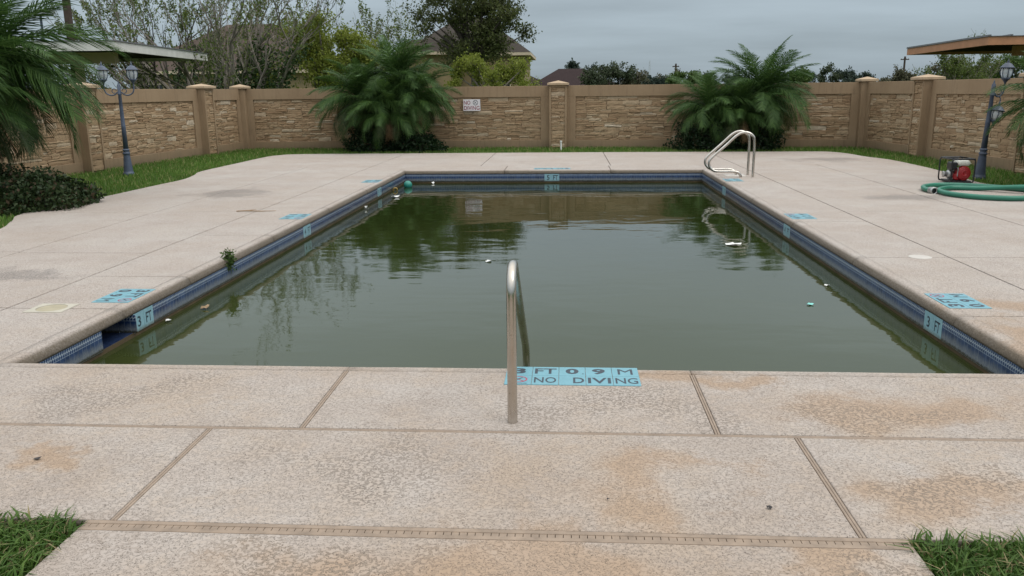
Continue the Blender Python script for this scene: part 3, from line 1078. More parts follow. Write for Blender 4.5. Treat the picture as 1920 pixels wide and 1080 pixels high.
def lay_stones(root, stones, ox, oz, yb, r, prio=None, limit=300):
    stones = list(stones)
    if prio: stones.sort(key=prio)
    ex = []
    for k, (x, z, w, h) in enumerate(stones):
        dep = r.uniform(0.022, 0.048)
        me = r.choice(STONES)
        loc = (ox + x + w / 2, yb - dep / 2 + 0.004, oz + z + h / 2)
        scl = (w + 0.001, dep, h * 1.0)
        rot = (0, r.uniform(-0.02, 0.02), 0 if r.random() < 0.5 else math.pi * 0)
        if k < limit:
            place('stone', me, root, loc, rot, scl)
        else:
            ex.append((me, loc, scl))
    if ex:
        V, F, n = [], [], 0
        for me, loc, scl in ex:
            co = np.array([v.co[:] for v in me.vertices]) * np.array(scl) + np.array(loc)
            V.append(co)
            for p in me.polygons:
                F.append([i + n for i in p.vertices])
            n += len(co)
        me = bpy.data.meshes.new('stone_veneer')
        me.from_pydata(np.concatenate(V).tolist(), [], F)
        tag(link_mesh('stone_veneer', me, M['stone'], root), kind='stuff')


WTOP = 1.74


def wall_panel(A, B, label, seed, prio=None, z0=0.2, zt=1.43, st=0.26):
    d = Vector((B[0] - A[0], B[1] - A[1], 0)); L = d.length
    root = empty('wall_panel', (A[0], A[1], 0), math.atan2(d.y, d.x), label, 'wall panel', 'boundary wall panels')
    r = random.Random(seed)
    b = bmesh.new(); box(b, 0, L, -0.06, 0.07, zt, WTOP, 0.006); obj('top_rail', b, M['stucco'], root)
    b = bmesh.new(); box(b, 0, L, -0.06, 0.07, -0.2, z0, 0.006); obj('bottom_rail', b, M['stucco'], root)
    for x in (0, L - st):
        b = bmesh.new(); box(b, x, x + st, -0.058, 0.068, z0 - 0.005, zt + 0.005); obj('stile', b, M['stucco'], root)
    b = bmesh.new(); box(b, st - 0.01, L - st + 0.01, 0.0, 0.06, z0 - 0.01, zt + 0.01); obj('backing', b, M['mortar'], root)
    pr = (lambda s: prio(A, d.normalized(), st + s[0] + s[2] / 2)) if prio else None
    lay_stones(root, stone_layout(L - 2 * st, zt - z0, r), st, z0, 0.0, r, pr)
    return root


def wall_post(P, rz, label, seed, inlay=True, w=0.5, pro=0.26):
    root = empty('wall_post', (P[0], P[1], 0), rz, label, 'wall post', 'boundary wall posts')
    r = random.Random(seed)
    h = WTOP + 0.02
    b = bmesh.new()
    if inlay:
        e = 0.055
        box(b, -w / 2, w / 2, -pro + 0.05, 0.16, -0.2, h)
        box(b, -w / 2 + 0.0005, -w / 2 + e, -pro, -pro + 0.05, -0.2, h - 0.002)
        box(b, w / 2 - e, w / 2 - 0.0005, -pro, -pro + 0.05, -0.2, h - 0.002)
        box(b, -w / 2 + e, w / 2 - e, -pro + 0.001, -pro + 0.05, h - 0.06, h - 0.003)
    else:
        box(b, -w / 2, w / 2, -pro, 0.16, -0.2, h, 0.012)
    obj('shaft', b, M['stucco'], root)
    if inlay:
        lay_stones(root, stone_layout(w - 0.11, h - 0.07, r, (0.16, 0.39)), -w / 2 + 0.055, 0.0, -pro + 0.048, r)
    b = bmesh.new()
    o_ = 0.055
    x0, x1, y0, y1 = -w / 2 - o_, w / 2 + o_, -pro - o_, 0.16 + o_
    box(b, x0, x1, y0, y1, h, h + 0.055)
    base = [b.verts.new(p) for p in ((x0, y0, h + 0.0551), (x1, y0, h + 0.0551), (x1, y1, h + 0.0551), (x0, y1, h + 0.0551))]
    ap = b.verts.new(((x0 + x1) / 2, (y0 + y1) / 2, h + 0.125))
    for k in range(4):
        b.faces.new((base[k], base[(k + 1) % 4], ap))
    obj('cap', b, M['cap'], root)
    return root


def hide(lo, hi):
    def f(A, d, s):
        x = A[0] + d.x * s
        return 1 if lo < x < hi else 0
    return f


CL, CM, CRR = (-9.72, 24.85), (-0.26, 24.70), (8.16, 23.95)
LP1, LP2 = (-9.98, 22.62), (-10.45, 17.65)
LP3 = (-10.9, 12.9)
RP1, RP2, RP3 = (8.52, 20.75), (8.75, 16.3), (8.98, 11.6)


def seg(a, b, ga, gb):
    a, b = Vector((a[0], a[1], 0)), Vector((b[0], b[1], 0))
    d = (b - a).normalized()
    a2, b2 = a + d * ga, b - d * gb
    return (a2.x, a2.y), (b2.x, b2.y)


wall_panel(*seg(CL, CM, 0.12, 0.25), 'long ledge stone wall panel behind the centre palm clump, carrying the no diving sign', 1, hide(-6.9, -3.4))
wall_panel(*seg(CM, CRR, 0.25, 0.12), 'long ledge stone wall panel behind the right hand palm clump', 2, hide(3.2, 6.1))
wall_panel(*seg(LP1, CL, 0.25, 0.12), 'short ledge stone wall panel on the left side next to the far left corner', 3)
wall_panel(*seg(LP2, LP1, 0.25, 0.25), 'ledge stone wall panel on the left side, behind the left lamp post', 4)
wall_panel(*seg(LP3, LP2, 0.25, 0.25), 'ledge stone wall panel at the left edge of the picture behind the low shrub', 5)
wall_panel(*seg(CRR, RP1, 0.12, 0.25), 'short ledge stone wall panel on the right side next to the far right corner', 6)
wall_panel(*seg(RP1, RP2, 0.25, 0.25), 'ledge stone wall panel on the right side, behind the water pump', 7)
wall_panel(*seg(RP2, RP3, 0.25, 0.25), 'ledge stone wall panel at the right edge of the picture past the lamp post', 8)
aL, aR = math.atan2(CL[1] - LP2[1], CL[0] - LP2[0]), math.atan2(RP2[1] - CRR[1], RP2[0] - CRR[0])
wall_post(CM, -0.03, 'stone faced post in the middle of the back wall, white pipe before it', 11)
wall_post(CL, R(0), 'plain tan corner post at the far left corner of the wall', 12, False, 0.36, 0.2)
wall_post(CRR, R(0), 'plain tan corner post at the far right corner of the wall', 13, False, 0.36, 0.2)
wall_post(LP1, aL, 'stone faced post on the left wall between lamp post and far corner', 14)
wall_post(LP2, aL, 'stone faced post on the left wall half hidden by palm fronds', 15)
wall_post(RP1, aR, 'stone faced post on the right wall nearest the far right corner', 16)
wall_post(RP2, aR, 'stone faced post on the right wall beside the lamp post', 17)
wall_post(LP3, aL, 'stone faced post on the left wall behind the low shrub', 18)

# no diving sign
dwx = (Vector(CM) - Vector(CL)).normalized()
sx = -2.78
sy_ = CL[1] + (sx - CL[0]) * dwx.y / dwx.x - 0.085
sg = empty('no_diving_sign', (sx, sy_, 1.05), math.atan2(dwx.y, dwx.x), 'white NO DIVING sign with red letters on the back wall', 'sign')
b = bmesh.new(); box(b, -0.25, 0.25, -0.003, 0.003, 0.0, 0.33, 0.002); obj('plate', b, M['sign_white'], sg)
letter(sg, 'NO', 0.115, 0.19, M['sign_red'], -0.135, 0.235, -0.0045, 0.02)
letter(sg, 'DIVING', 0.115, 0.455, M['sign_red'], 0.0, 0.085, -0.0045, 0.02)
no_dive(sg, 0.075, M['ink'], M['ink'], 0.11, 0.235, -0.0045)

# ------------------------------------------------------------------ pool rails
def rail(name, label, pts, loc, rz, r=0.0235, flanges=(), sub=6, group=None):
    root = empty(name, loc, rz, label, 'handrail', group)
    b = bmesh.new()
    tube(b, smooth_path(pts, sub), r, 14)
    obj('rail_tube', b, M['steel'], root, True)
    for x, y, z in flanges:
        b = bmesh.new()
        lathe(b, [(r * 1.7, 0.0), (r * 1.7, 0.006), (r * 1.25, 0.014), (r * 1.05, 0.016)], 16, Matrix.Translation((x, y, z)))
        obj('anchor_flange', b, M['steel'], root, True)
    return root


def arc(cx, cz, r, a0, a1, n):
    return [(0, cx + r * math.cos(R(a0 + (a1 - a0) * i / n)), cz + r * math.sin(R(a0 + (a1 - a0) * i / n))) for i in range(n + 1)]


# near stair rail: post from deck, bend, slope down to the water, kink, foot
pts = [(0, 0, -0.05), (0, 0, 0.2), (0, 0, 0.45), (0, 0, 0.60)] + arc(0.125, 0.64, 0.125, 172, 40, 7)
sxp, szp = pts[-1][1], pts[-1][2]
pts += [(0, sxp + (1.33 - sxp) * k, szp + (-0.03 - szp) * k) for k in (0.2, 0.4, 0.6, 0.8, 0.97)]
pts += [(0, 1.385, -0.12), (0, 1.39, -0.25), (0, 1.39, -0.6), (0, 1.39, -1.2)]
nr = rail('stair_handrail', 'bent steel stair handrail at the near edge beside the NO DIVING tiles', pts, (-0.262, 3.83, 0), 0, 0.0245, [], 3)

# far right grab rails
gp = [(0.0, 0, -0.04), (0.0, 0, 0.2), (0, 0, 0.45), (0.0, 0, 0.62), (-0.02, 0, 0.73), (-0.10, 0, 0.80), (-0.21, 0, 0.815), (-0.33, 0, 0.76), (-0.5, 0, 0.60), (-0.66, 0, 0.455), (-0.77, 0, 0.35),
      (-0.81, 0, 0.27), (-0.79, 0, 0.185), (-0.71, 0, 0.12), (-0.6, 0, 0.108), (-0.45, 0, 0.108), (-0.35, 0, 0.105), (-0.27, 0, 0.085), (-0.225, 0, 0.03), (-0.215, 0, -0.04)]
for y, lab in ((16.12, 'farther one of the two bent steel grab rails at the far right pool corner'), (15.68, 'nearer one of the two bent steel grab rails at the far right pool corner')):
    rail('grab_rail', lab, gp, (3.43, y, 0), 0, 0.0235, [], 4, 'pool grab rails')

# ------------------------------------------------------------------ deck fittings
t = empty('skimmer_lid', (-3.96, 5.95, 0), 0, 'square cream skimmer lid with a round recess in the left deck', 'lid')
b = bmesh.new()
pl = [(-0.15, -0.13), (0.15, -0.13), (0.15, 0.13), (-0.15, 0.13)]
n = 24
vo = [b.verts.new((x, y, 0.004)) for x, y in pl]
ring = [(0.112 * math.cos(2 * math.pi * (k + 0.5) / n), 0.112 * math.sin(2 * math.pi * (k + 0.5) / n)) for k in range(n)]
vi = [b.verts.new((x, y, 0.004)) for x, y in ring]
vd = [b.verts.new((x, y, -0.004)) for x, y in ring]
es = [b.edges.new((vo[i], vo[(i + 1) % 4])) for i in range(4)] + [b.edges.new((vi[i], vi[(i + 1) % n])) for i in range(n)]
bmesh.ops.triangle_fill(b, edges=es, use_beauty=True)
for k in range(n):
    b.faces.new((vi[k], vi[(k + 1) % n], vd[(k + 1) % n], vd[k]))
vb = [b.verts.new((x, y, -0.004)) for x, y in pl]
for i in range(4):
    b.faces.new((vb[i], vb[(i + 1) % 4], vo[(i + 1) % 4], vo[i]))
bmesh.ops.recalc_face_normals(b, faces=b.faces)
obj('frame', b, M['lid'], t)
b = bmesh.new(); lathe(b, [(0.110, -0.004), (0.110, 0.0012), (0.1, 0.002)], 24); obj('cover', b, M['lid_in'], t)
b = bmesh.new(); lathe(b, [(0.105, -0.01), (0.105, 0.002), (0.095, 0.004), (0.03, 0.0045)], 28)
o = obj('skimmer_lid', b, M['patch']); o.location = (3.39, 8.07, 0); tag(o, 'round white lid set in the right deck', 'lid')
for i, (x0, x1, y0, y1) in enumerate(((2.99, 3.36, 15.85, 16.25),)):
    b = bmesh.new(); box(b, x0, x1, y0, y1, -0.004, 0.003, 0.001)
    o = obj('anchor_patch', b, M['patch']); tag(o, 'pale patch on the deck beneath the grab rails', 'deck patch')

# slotted deck drain between walkway and pool deck
dr = empty('deck_drain', (-0.303, 2.7625, 0), 0, 'tan slotted drain strip across the deck at the head of the walkway', 'drain')
b = bmesh.new()
hw = 1.5375
box(b, -hw, hw, -0.036, -0.0125, -0.03, -0.001, 0.002)
box(b, -hw, hw, 0.0125, 0.036, -0.03, -0.001, 0.002)
nb = 104
for k in range(nb):
    x = -hw + (k + 0.5) * 2 * hw / nb
    box(b, x - 0.0134, x + 0.0134, -0.0126, 0.0126, -0.02, -0.0035)
obj('grate', b, M['drain_tan'], dr)
b = bmesh.new(); box(b, -hw, hw, -0.03, 0.03, -0.06, -0.032); obj('channel', b, M['drain_dark'], dr)

# ------------------------------------------------------------------ lamp posts
def lantern_parts(root, loc, s=1.0, flip=False, body=None, tilt=0.0):
    Mx = Matrix.Translation(loc) @ Matrix.Rotation(tilt, 4, 'Y') @ (Matrix.Rotation(math.pi, 4, 'X') if flip else Matrix.Identity(4)) @ Matrix.Scale(s, 4)
    b = bmesh.new()
    lathe(b, [(0.012, -0.10), (0.022, -0.07), (0.05, -0.03), (0.075, -0.012), (0.08, 0.0), (0.075, 0.012)], 14, Mx)
    l = obj('lantern', b, body, root, True)
    b = bmesh.new()
    lathe(b, [(0.068, 0.012), (0.092, 0.06), (0.102, 0.11), (0.098, 0.16), (0.085, 0.185)], 14, Mx)
    obj('glass', b, M['glass'], l, True)
    b = bmesh.new()
    for k in range(7):
        a = 2 * math.pi * k / 7
        pr = [(0.073, 0.008), (0.097, 0.06), (0.107, 0.11), (0.103, 0.16), (0.09, 0.19)]
        tube(b, [Mx @ Vector((r_ * math.cos(a), r_ * math.sin(a), z)) for r_, z in pr], 0.0065 * s, 5)
    obj('cage_bar', b, body, l, True)
    b = bmesh.new()
    lathe(b, [(0.125, 0.183), (0.13, 0.192), (0.11, 0.205), (0.085, 0.235), (0.06, 0.262), (0.03, 0.275), (0.016, 0.285), (0.024, 0.3), (0.012, 0.318), (0.003, 0.36)], 14, Mx)
    obj('roof', b, body, l, True)


def lamp_post(loc, label, mats, h, broken):
    root = empty('lamp_post', loc, 0, label, 'lamp post', 'garden lamp posts')
    b = bmesh.new()
    lathe(b, [(0.1089, -0.05), (0.1089, 0.02), (0.0957, 0.03), (0.0924, 0.06), (0.0647, 0.36), (0.0607, 0.40), (0.0713, 0.41), (0.0713, 0.43), (0.0581, 0.445), (0.0561, 0.47), (0.0660, 0.48), (0.0660, 0.5), (0.0515, 0.515)], 18)
    obj('base', b, mats, root, True)
    b = bmesh.new()
    lathe(b, [(0.0502, 0.513), (0.0416, 0.95), (0.0436, 0.96), (0.0436, 0.985), (0.0396, 0.995), (0.0317, h - 0.2), (0.0396, h - 0.19), (0.0396, h - 0.17), (0.0330, h - 0.16), (0.0330, h), (0.0198, h + 0.015), (0.0119, h + 0.05), (0.0026, h + 0.08)], 16)
    obj('shaft', b, mats, root, True)
    def arm(sgn, drop=False, k=1.0):
        b = bmesh.new()
        if not drop:
            p = [(sgn * 0.04, 0, h - 0.14), (sgn * 0.1 * k, 0, h - 0.19), (sgn * 0.18 * k, 0, h - 0.2), (sgn * 0.26 * k, 0, h - 0.16), (sgn * 0.295 * k, 0, h - 0.08), (sgn * 0.295 * k, 0, h + 0.01)]
            tube(b, smooth_path(p, 5), 0.014, 8)
            q = [(sgn * (0.10 + 0.045 * math.cos(a)), 0, h - 0.115 + 0.045 * math.sin(a)) for a in [k * 0.6 for k in range(-3, 6)]]
            tube(b, q, 0.009, 6)
        else:
            p = [(sgn * 0.04, 0, h - 0.16), (sgn * 0.1, 0, h - 0.2), (sgn * 0.14, 0, h - 0.22), (sgn * 0.15, 0, h - 0.28), (sgn * 0.13, 0, h - 0.32)]
            tube(b, smooth_path(p, 5), 0.010, 8)
        obj('arm', b, mats, root, True)
    if not broken:
        arm(1); arm(-1)
        lantern_parts(root, Vector((0.295, 0, h + 0.11)), 1.0, False, mats)
        lantern_parts(root, Vector((-0.295, 0, h + 0.11)), 1.0, False, mats)
    else:
        arm(1, False, 0.62); arm(1, True)
        lantern_parts(root, Vector((0.183, 0, h + 0.11)), 0.95, False, mats)
        lantern_parts(root, Vector((0.10, -0.02, h - 0.62)), 0.95, False, mats, R(8))
    return root


lp = lamp_post((-9.15, 16.9, 0), 'slate blue lamp post with two lanterns on the left lawn', M['lamp_blue'], 1.80, False)
lp.rotation_euler = (0, 0, R(8))
lp2 = lamp_post((7.40, 15.5, 0), 'dark lamp post with one lantern hanging broken, behind the water pump', M['lamp_dark'], 1.62, True)
lp2.rotation_euler = (0, R(2.2), R(0))

# ------------------------------------------------------------------ water pump and hose
pu = empty('water_pump', (6.60, 14.62, 0), 0, 'red and white engine driven water pump in a black tube frame', 'water pump')
b = bmesh.new()
for y in (-0.22, 0.25):
    c = [(-0.2, y, 0.025), (0.2, y, 0.025), (0.2, y, 0.40), (-0.2, y, 0.40)]
    pth = []
    for k in range(4):
        p0, p1, p2 = Vector(c[k - 1]), Vector(c[k]), Vector(c[(k + 1) % 4])
        a = p1 + (p0 - p1).normalized() * 0.045; d = p1 + (p2 - p1).normalized() * 0.045
        pth += [a, a.lerp(p1, 0.55).lerp(p1.lerp(d, 0.45), 0.5), d]
    tube(b, pth + [pth[0]], 0.0135, 8, False)
for x in (-0.16, 0.16):
    tube(b, [(x, -0.22, 0.025), (x, 0.25, 0.025)], 0.012, 8)
tube(b, [(-0.19, -0.22, 0.40), (-0.19, 0.25, 0.40)], 0.012, 8)
tube(b, [(0.19, -0.22, 0.40), (0.19, 0.25, 0.40)], 0.012, 8)
tube(b, [(-0.19, 0.02, 0.40), (0.0, 0.02, 0.40), (0.03, 0.02, 0.425), (0.19, 0.02, 0.40)], 0.011, 8)
obj('frame', b, M['black'], pu, True)
b = bmesh.new(); box(b, -0.17, 0.17, -0.2, 0.22, 0.035, 0.05, 0.004); obj('base_plate', b, M['black'], pu)
Mrot = Matrix.Translation((0.06, -0.13, 0.165)) @ Matrix.Rotation(R(90), 4, 'X')
b = bmesh.new()
lathe(b, [(0.118, -0.09), (0.12, 0.0), (0.112, 0.025), (0.095, 0.032), (0.09, 0.03), (0.085, 0.038), (0.07, 0.042), (0.065, 0.038), (0.058, 0.046), (0.03, 0.05), (0.028, 0.045), (0.004, 0.048)], 28, Mrot)
st_ = obj('recoil_starter', b, M['red'], pu, True)
b = bmesh.new(); box(b, -0.07, 0.15, -0.13, 0.0, 0.055, 0.16, 0.02); obj('blower_housing', b, M['red'], pu)
b = bmesh.new(); box(b, -0.07, 0.15, 0.0, 0.12, 0.05, 0.24, 0.01)
for k in range(6): box(b, -0.085, 0.165, 0.005, 0.115, 0.075 + k * 0.028, 0.081 + k * 0.028)
obj('engine_block', b, M['alu'], pu)
b = bmesh.new(); box(b, -0.045, 0.165, -0.14, 0.09, 0.285, 0.372, 0.03); box(b, -0.05, 0.17, -0.145, 0.095, 0.322, 0.332, 0.003); tk = obj('fuel_tank', b, M['tank'], pu)
b = bmesh.new(); lathe(b, [(0.035, 0.37), (0.035, 0.388), (0.028, 0.393)], 14, Matrix.Translation((0.07, 0, 0))); obj('filler_cap', b, M['black'], tk)
b = bmesh.new(); box(b, -0.165, -0.052, -0.12, 0.06, 0.225, 0.345, 0.02); obj('air_cleaner', b, M['black'], pu)
b = bmesh.new(); lathe(b, [(0.075, 0), (0.08, 0.05), (0.06, 0.09), (0.02, 0.1)], 20, Matrix.Translation((-0.06, 0.05, 0.14)) @ Matrix.Rotation(R(-90), 4, 'Y')); vol = obj('pump_volute', b, M['alu'], pu, True)
b = bmesh.new()
lathe(b, [(0.042, 0), (0.042, 0.05), (0.05, 0.052), (0.05, 0.07), (0.03, 0.072)], 16, Matrix.Translation((-0.15, 0.05, 0.14)) @ Matrix.Rotation(R(-90), 4, 'Y'))
lathe(b, [(0.04, 0), (0.04, 0.05), (0.048, 0.052), (0.048, 0.07), (0.03, 0.072)], 16, Matrix.Translation((-0.1, 0.05, 0.2)))
obj('hose_port', b, M['alu'], vol, True)
b = bmesh.new(); tube(b, [(-0.06, -0.155, 0.12), (-0.055, -0.16, 0.26)], 0.009, 6); obj('throttle_lever', b, M['alu'], pu)

pu.scale = (0.93, 1, 1.03)
hs = empty('suction_hose', (6.3, 13.0, 0), 0, 'thick green coiled hose lying on the deck before the pump', 'hose')
HP = [(5.60, 13.10), (5.58, 13.38), (5.74, 13.74), (6.1, 13.93), (6.55, 13.75), (6.9, 13.4), (7.1, 13.0), (7.05, 12.6), (6.75, 12.3), (6.3, 12.17), (5.9, 12.35), (5.68, 12.75), (5.72, 13.2), (6.05, 13.52), (6.45, 13.42), (6.85, 13.05), (7.25, 12.75), (7.9, 12.5)]
zz = [0.042] * len(HP); zz[-3] = 0.10; zz[-2] = 0.13
b = bmesh.new()
hp = smooth_path([(x - 6.3, y - 13.0, z) for (x, y), z in zip(HP, zz)], 8)
tube(b, hp, 0.038, 12)
hh = obj('hose', b, M['hose'], hs, True)
b = bmesh.new()
d0 = (Vector(hp[0]) - Vector(hp[1])).normalized()
Mh = Matrix.Translation(Vector(hp[0])) @ Vector(d0).to_track_quat('Z', 'Y').to_matrix().to_4x4()
lathe(b, [(0.05, -0.09), (0.052, -0.02), (0.058, -0.018), (0.058, 0.03), (0.05, 0.032), (0.041, 0.034), (0.04, -0.01), (0.002, -0.012)], 18, Mh)
obj('coupling', b, M['alu'], hs, True)
b = bmesh.new(); lathe(b, [(0.0405, 0.004), (0.0405, 0.012), (0.002, 0.014)], 16, Mh); obj('mouth_shade_disc', b, M['black'], hs)  # black disc stands in for the shade inside the open hose end

# ------------------------------------------------------------------ floating and lying small things
b = bmesh.new()
bmesh.ops.create_uvsphere(b, u_segments=24, v_segments=16, radius=0.085)
bl = empty('ball', (-3.19, 16.55, WZ + 0.045), 0, 'teal rubber ball floating in the far left corner of the pool', 'ball')
obj('shell', b, M['ball'], bl, True)
b = bmesh.new(); lathe(b, [(0.008, 0.0845), (0.007, 0.0862), (0.002, 0.0864)], 10); obj('valve', b, M['black'], bl)


def scrap(name, loc, s, mat, label, cat, seed, curl=0.012, fl=1.0):
    r = random.Random(seed)
    b = bmesh.new()
    n = 9
    c = b.verts.new((0, 0, curl))
    ring = []
    for k in range(n):
        a = 2 * math.pi * k / n
        q = s * 0.75 * r.uniform(0.6, 1.15)
        ring.append(b.verts.new((q * math.cos(a) * fl, q * math.sin(a), r.uniform(0.002, curl * 1.3))))
    for k in range(n):
        b.faces.new((c, ring[k], ring[(k + 1) % n]))
    geom = bmesh.ops.extrude_face_region(b, geom=list(b.faces))
    for v in geom['geom']:
        if isinstance(v, bmesh.types.BMVert): v.co.z -= 0.002
    bmesh.ops.recalc_face_normals(b, faces=b.faces)
    o = obj(name, b, mat)
    o.location = loc
    tag(o, label, cat)
    return o


W = WZ + 0.003
scrap('paper_scrap', (-0.87, 9.08, W), 0.055, M['paper'], 'small pale paper scrap floating in the middle of the pool', 'litter', 1)
scrap('paper_scrap', (2.02, 10.13, W), 0.10, M['paper'], 'large white paper scrap floating near the right pool side', 'litter', 2, 0.02, 1.3)
scrap('paper_scrap', (2.14, 7.22, W), 0.045, M['teal_scrap'], 'small turquoise scrap floating near the right pool side', 'litter', 3)
scrap('paper_scrap', (2.50, 7.95, W), 0.035, M['paper'], 'tiny white scrap floating near the right pool wall', 'litter', 4)
scrap('dead_leaf', (-3.20, 6.94, W), 0.05, M['deadleaf'], 'brown dead leaf floating beside the left pool wall', 'leaf', 5, 0.025)
scrap('foam_scrap', (-3.33, 6.51, W), 0.035, M['paper'], 'white foam bit floating below the left 3 FT tiles', 'litter', 6, 0.02)
scrap('paper_scrap', (-3.28, 13.35, W), 0.06, M['paper'], 'white crumpled scrap against the far part of the left pool wall', 'litter', 7, 0.05)
scrap('foam_scrap', (-3.10, 14.89, W), 0.11, M['paper'], 'white foam cluster floating before the teal ball', 'litter', 8, 0.03, 1.2)
scrap('paper_scrap', (-2.78, 17.15, W), 0.05, M['paper'], 'tiny white scrap against the far pool wall', 'litter', 9, 0.04)
b = bmesh.new(); tube(b, [(0.04 * math.cos(k * 0.5236), 0, 0.04 * math.sin(k * 0.5236)) for k in range(13)], 0.013, 8, False)
o = obj('ring_float', b, M['brass'], None, True); o.location = (-3.33, 15.95, WZ + 0.02); o.rotation_euler = (0.4, 0, 0.3)
tag(o, 'small yellow ring in the water beside the teal ball', 'ring')
scrap('dead_leaf', (0.79, 3.0, 0.002), 0.016, M['darkleaf'], 'dark curled leaf on the near deck, right of centre', 'leaf', 11, 0.01)
scrap('dead_leaf', (0.17, 3.04, 0.002), 0.009, M['darkleaf'], 'tiny dark leaf on the near deck close to the centre', 'leaf', 12, 0.008)
scrap('dead_leaf', (-2.37, 3.31, 0.002), 0.017, M['darkleaf'], 'dark bluish leaf on the deck at the left near corner', 'leaf', 13, 0.01, 1.5)
b = bmesh.new()
tube(b, [(-0.25, 0, 0.012), (-0.1, 0.02, 0.016), (0.08, -0.01, 0.013), (0.3, 0.03, 0.012)], [0.008, 0.009, 0.007, 0.003], 6)
tube(b, [(-0.1, 0.02, 0.016), (-0.02, 0.14, 0.02)], [0.006, 0.002], 5)
o = obj('dry_twig', b, M['deadleaf']); o.location = (-4.33, 11.2, 0); tag(o, 'dry brown twig on the left deck joint', 'twig')
b = bmesh.new(); tube(b, [(0, 0, -0.05), (0, 0, 0.2)], 0.022, 12); tube(b, [(0, 0, 0.2), (0, 0, 0.24)], 0.03, 12)
o = obj('riser_pipe', b, M['pvc']); o.location = (-0.17, 23.54, 0); tag(o, 'white plastic riser pipe in the grass before the middle post', 'pipe')

# ------------------------------------------------------------------ vegetation helpers
def blades(name, pos, h, w, seed, mat, lean=0.6, hv=0.4):
    g = np.random.default_rng(seed)
    n = len(pos)
    az = g.uniform(0, 2 * np.pi, n)
    hh_ = h * (1 + hv * g.uniform(-1, 1, n))
    ww = w * g.uniform(0.7, 1.3, n)
    ln = lean * g.uniform(0.1, 1.0, n) * hh_
    la = g.uniform(0, 2 * np.pi, n)
    side = np.c_[np.cos(az), np.sin(az), np.zeros(n)]
    ldir = np.c_[np.cos(la), np.sin(la), np.zeros(n)]
    up = np.array([0, 0, 1.0])
    p0 = pos
    p1 = pos + up * (hh_ * 0.6)[:, None] + ldir * (ln * 0.35)[:, None]
    p2 = pos + up * (hh_ * np.clip(1.0 - 0.25 * ln / hh_, 0.5, 1))[:, None] + ldir * ln[:, None]
    V = np.stack([p0 - side * (ww / 2)[:, None], p0 + side * (ww / 2)[:, None], p1 + side * (ww * 0.42)[:, None], p1 - side * (ww * 0.42)[:, None], p2 + side * (ww * 0.06)[:, None], p2 - side * (ww * 0.06)[:, None]], 1)
    idx = (np.arange(n) * 6)[:, None]
    F = np.concatenate([idx + np.array([[0, 1, 2, 3]]), idx + np.array([[3, 2, 4, 5]])], 1)
    me = np_mesh(name, V.reshape(-1, 3), F, 4)
    return link_mesh(name, me, mat)


def leaf_quads(name, pts, size, seed, mat, parent=None, aspect=0.5, up_bias=0.3, clump=1):
    g = np.random.default_rng(seed)
    n = len(pts)
    d = g.normal(size=(n, 3)); d[:, 2] += up_bias; d /= np.linalg.norm(d, axis=1)[:, None]
    a = g.normal(size=(n, 3)); s_ = np.cross(d, a); s_ /= np.linalg.norm(s_, axis=1)[:, None] + 1e-9
    L = size * g.uniform(0.6, 1.4, n)
    Wd = L * aspect
    base = np.asarray(pts)
    mid = base + d * (L * 0.5)[:, None]
    tip = base + d * L[:, None] - np.array([0, 0, 1]) * (L * 0.15)[:, None]
    V = np.stack([base, mid + s_ * (Wd / 2)[:, None], tip, mid - s_ * (Wd / 2)[:, None]], 1)
    F = (np.arange(n) * 4)[:, None] + np.array([[0, 1, 2, 3]])
    me = np_mesh(name, V.reshape(-1, 3), F, 4)
    return link_mesh(name, me, mat, parent)


def frond_mesh(seed, droop, width=0.27, n=40, curl=0.5):
    """unit-length feather frond along +X arching in XZ."""
    r = random.Random(seed)
    V, F = [], []
    pts = []
    m = 16
    ang = 0.0
    x = z = 0.0
    for i in range(m + 1):
        pts.append(Vector((x, 0, z)))
        ang = -droop * ((i + 1) / m) ** 1.3
        x += math.cos(ang) / m; z += math.sin(ang) / m

    def at(t):
        f = t * m; i = min(int(f), m - 1); f -= i
        return pts[i].lerp(pts[i + 1], f), (pts[i + 1] - pts[i]).normalized()
    # rachis
    for i in range(m + 1):
        w = 0.009 * (1 - 0.8 * i / m)
        V += [pts[i] + Vector((0, w, 0)), pts[i] + Vector((0, -w, 0)), pts[i] + Vector((0, 0, -w * 1.4))]
        if i:
            a, c = 3 * (i - 1), 3 * i
            F += [(a, a + 1, c + 1, c), (a + 1, a + 2, c + 2, c + 1), (a + 2, a, c, c + 2)]
    for k in range(n):
        t = 0.1 + 0.9 * (k / (n - 1)) ** 0.92
        p, tg = at(t)
        ln = width * (math.sin(math.pi * min(1, 0.18 + 0.80 * t)) ** 0.6) * r.uniform(0.85, 1.12)
        for sg_ in (-1, 1):
            nrm = Vector((-tg.z, 0, tg.x))
            out = (Vector((0, sg_, 0)) * r.uniform(0.75, 0.95) + tg * r.uniform(0.55, 0.8) + nrm * r.uniform(0.12, 0.42)).normalized()
            wv = tg * 0.0115
            p1 = p + out * ln * 0.5
            dn = Vector((0, 0, -1))
            p2 = p + out * ln * 0.92 + dn * ln * curl * r.uniform(0.5, 1.1)
            b0 = len(V)
            V += [p - wv * 0.5, p + wv * 0.5, p1 + wv * 0.6 + dn * ln * curl * 0.18, p1 - wv * 0.6 + dn * ln * curl * 0.18, p2]
            F += [(b0, b0 + 1, b0 + 2, b0 + 3), (b0 + 3, b0 + 2, b0 + 4)]
    me = bpy.data.meshes.new('frond')
    me.from_pydata([v[:] for v in V], [], F)
    me.update()
    return me


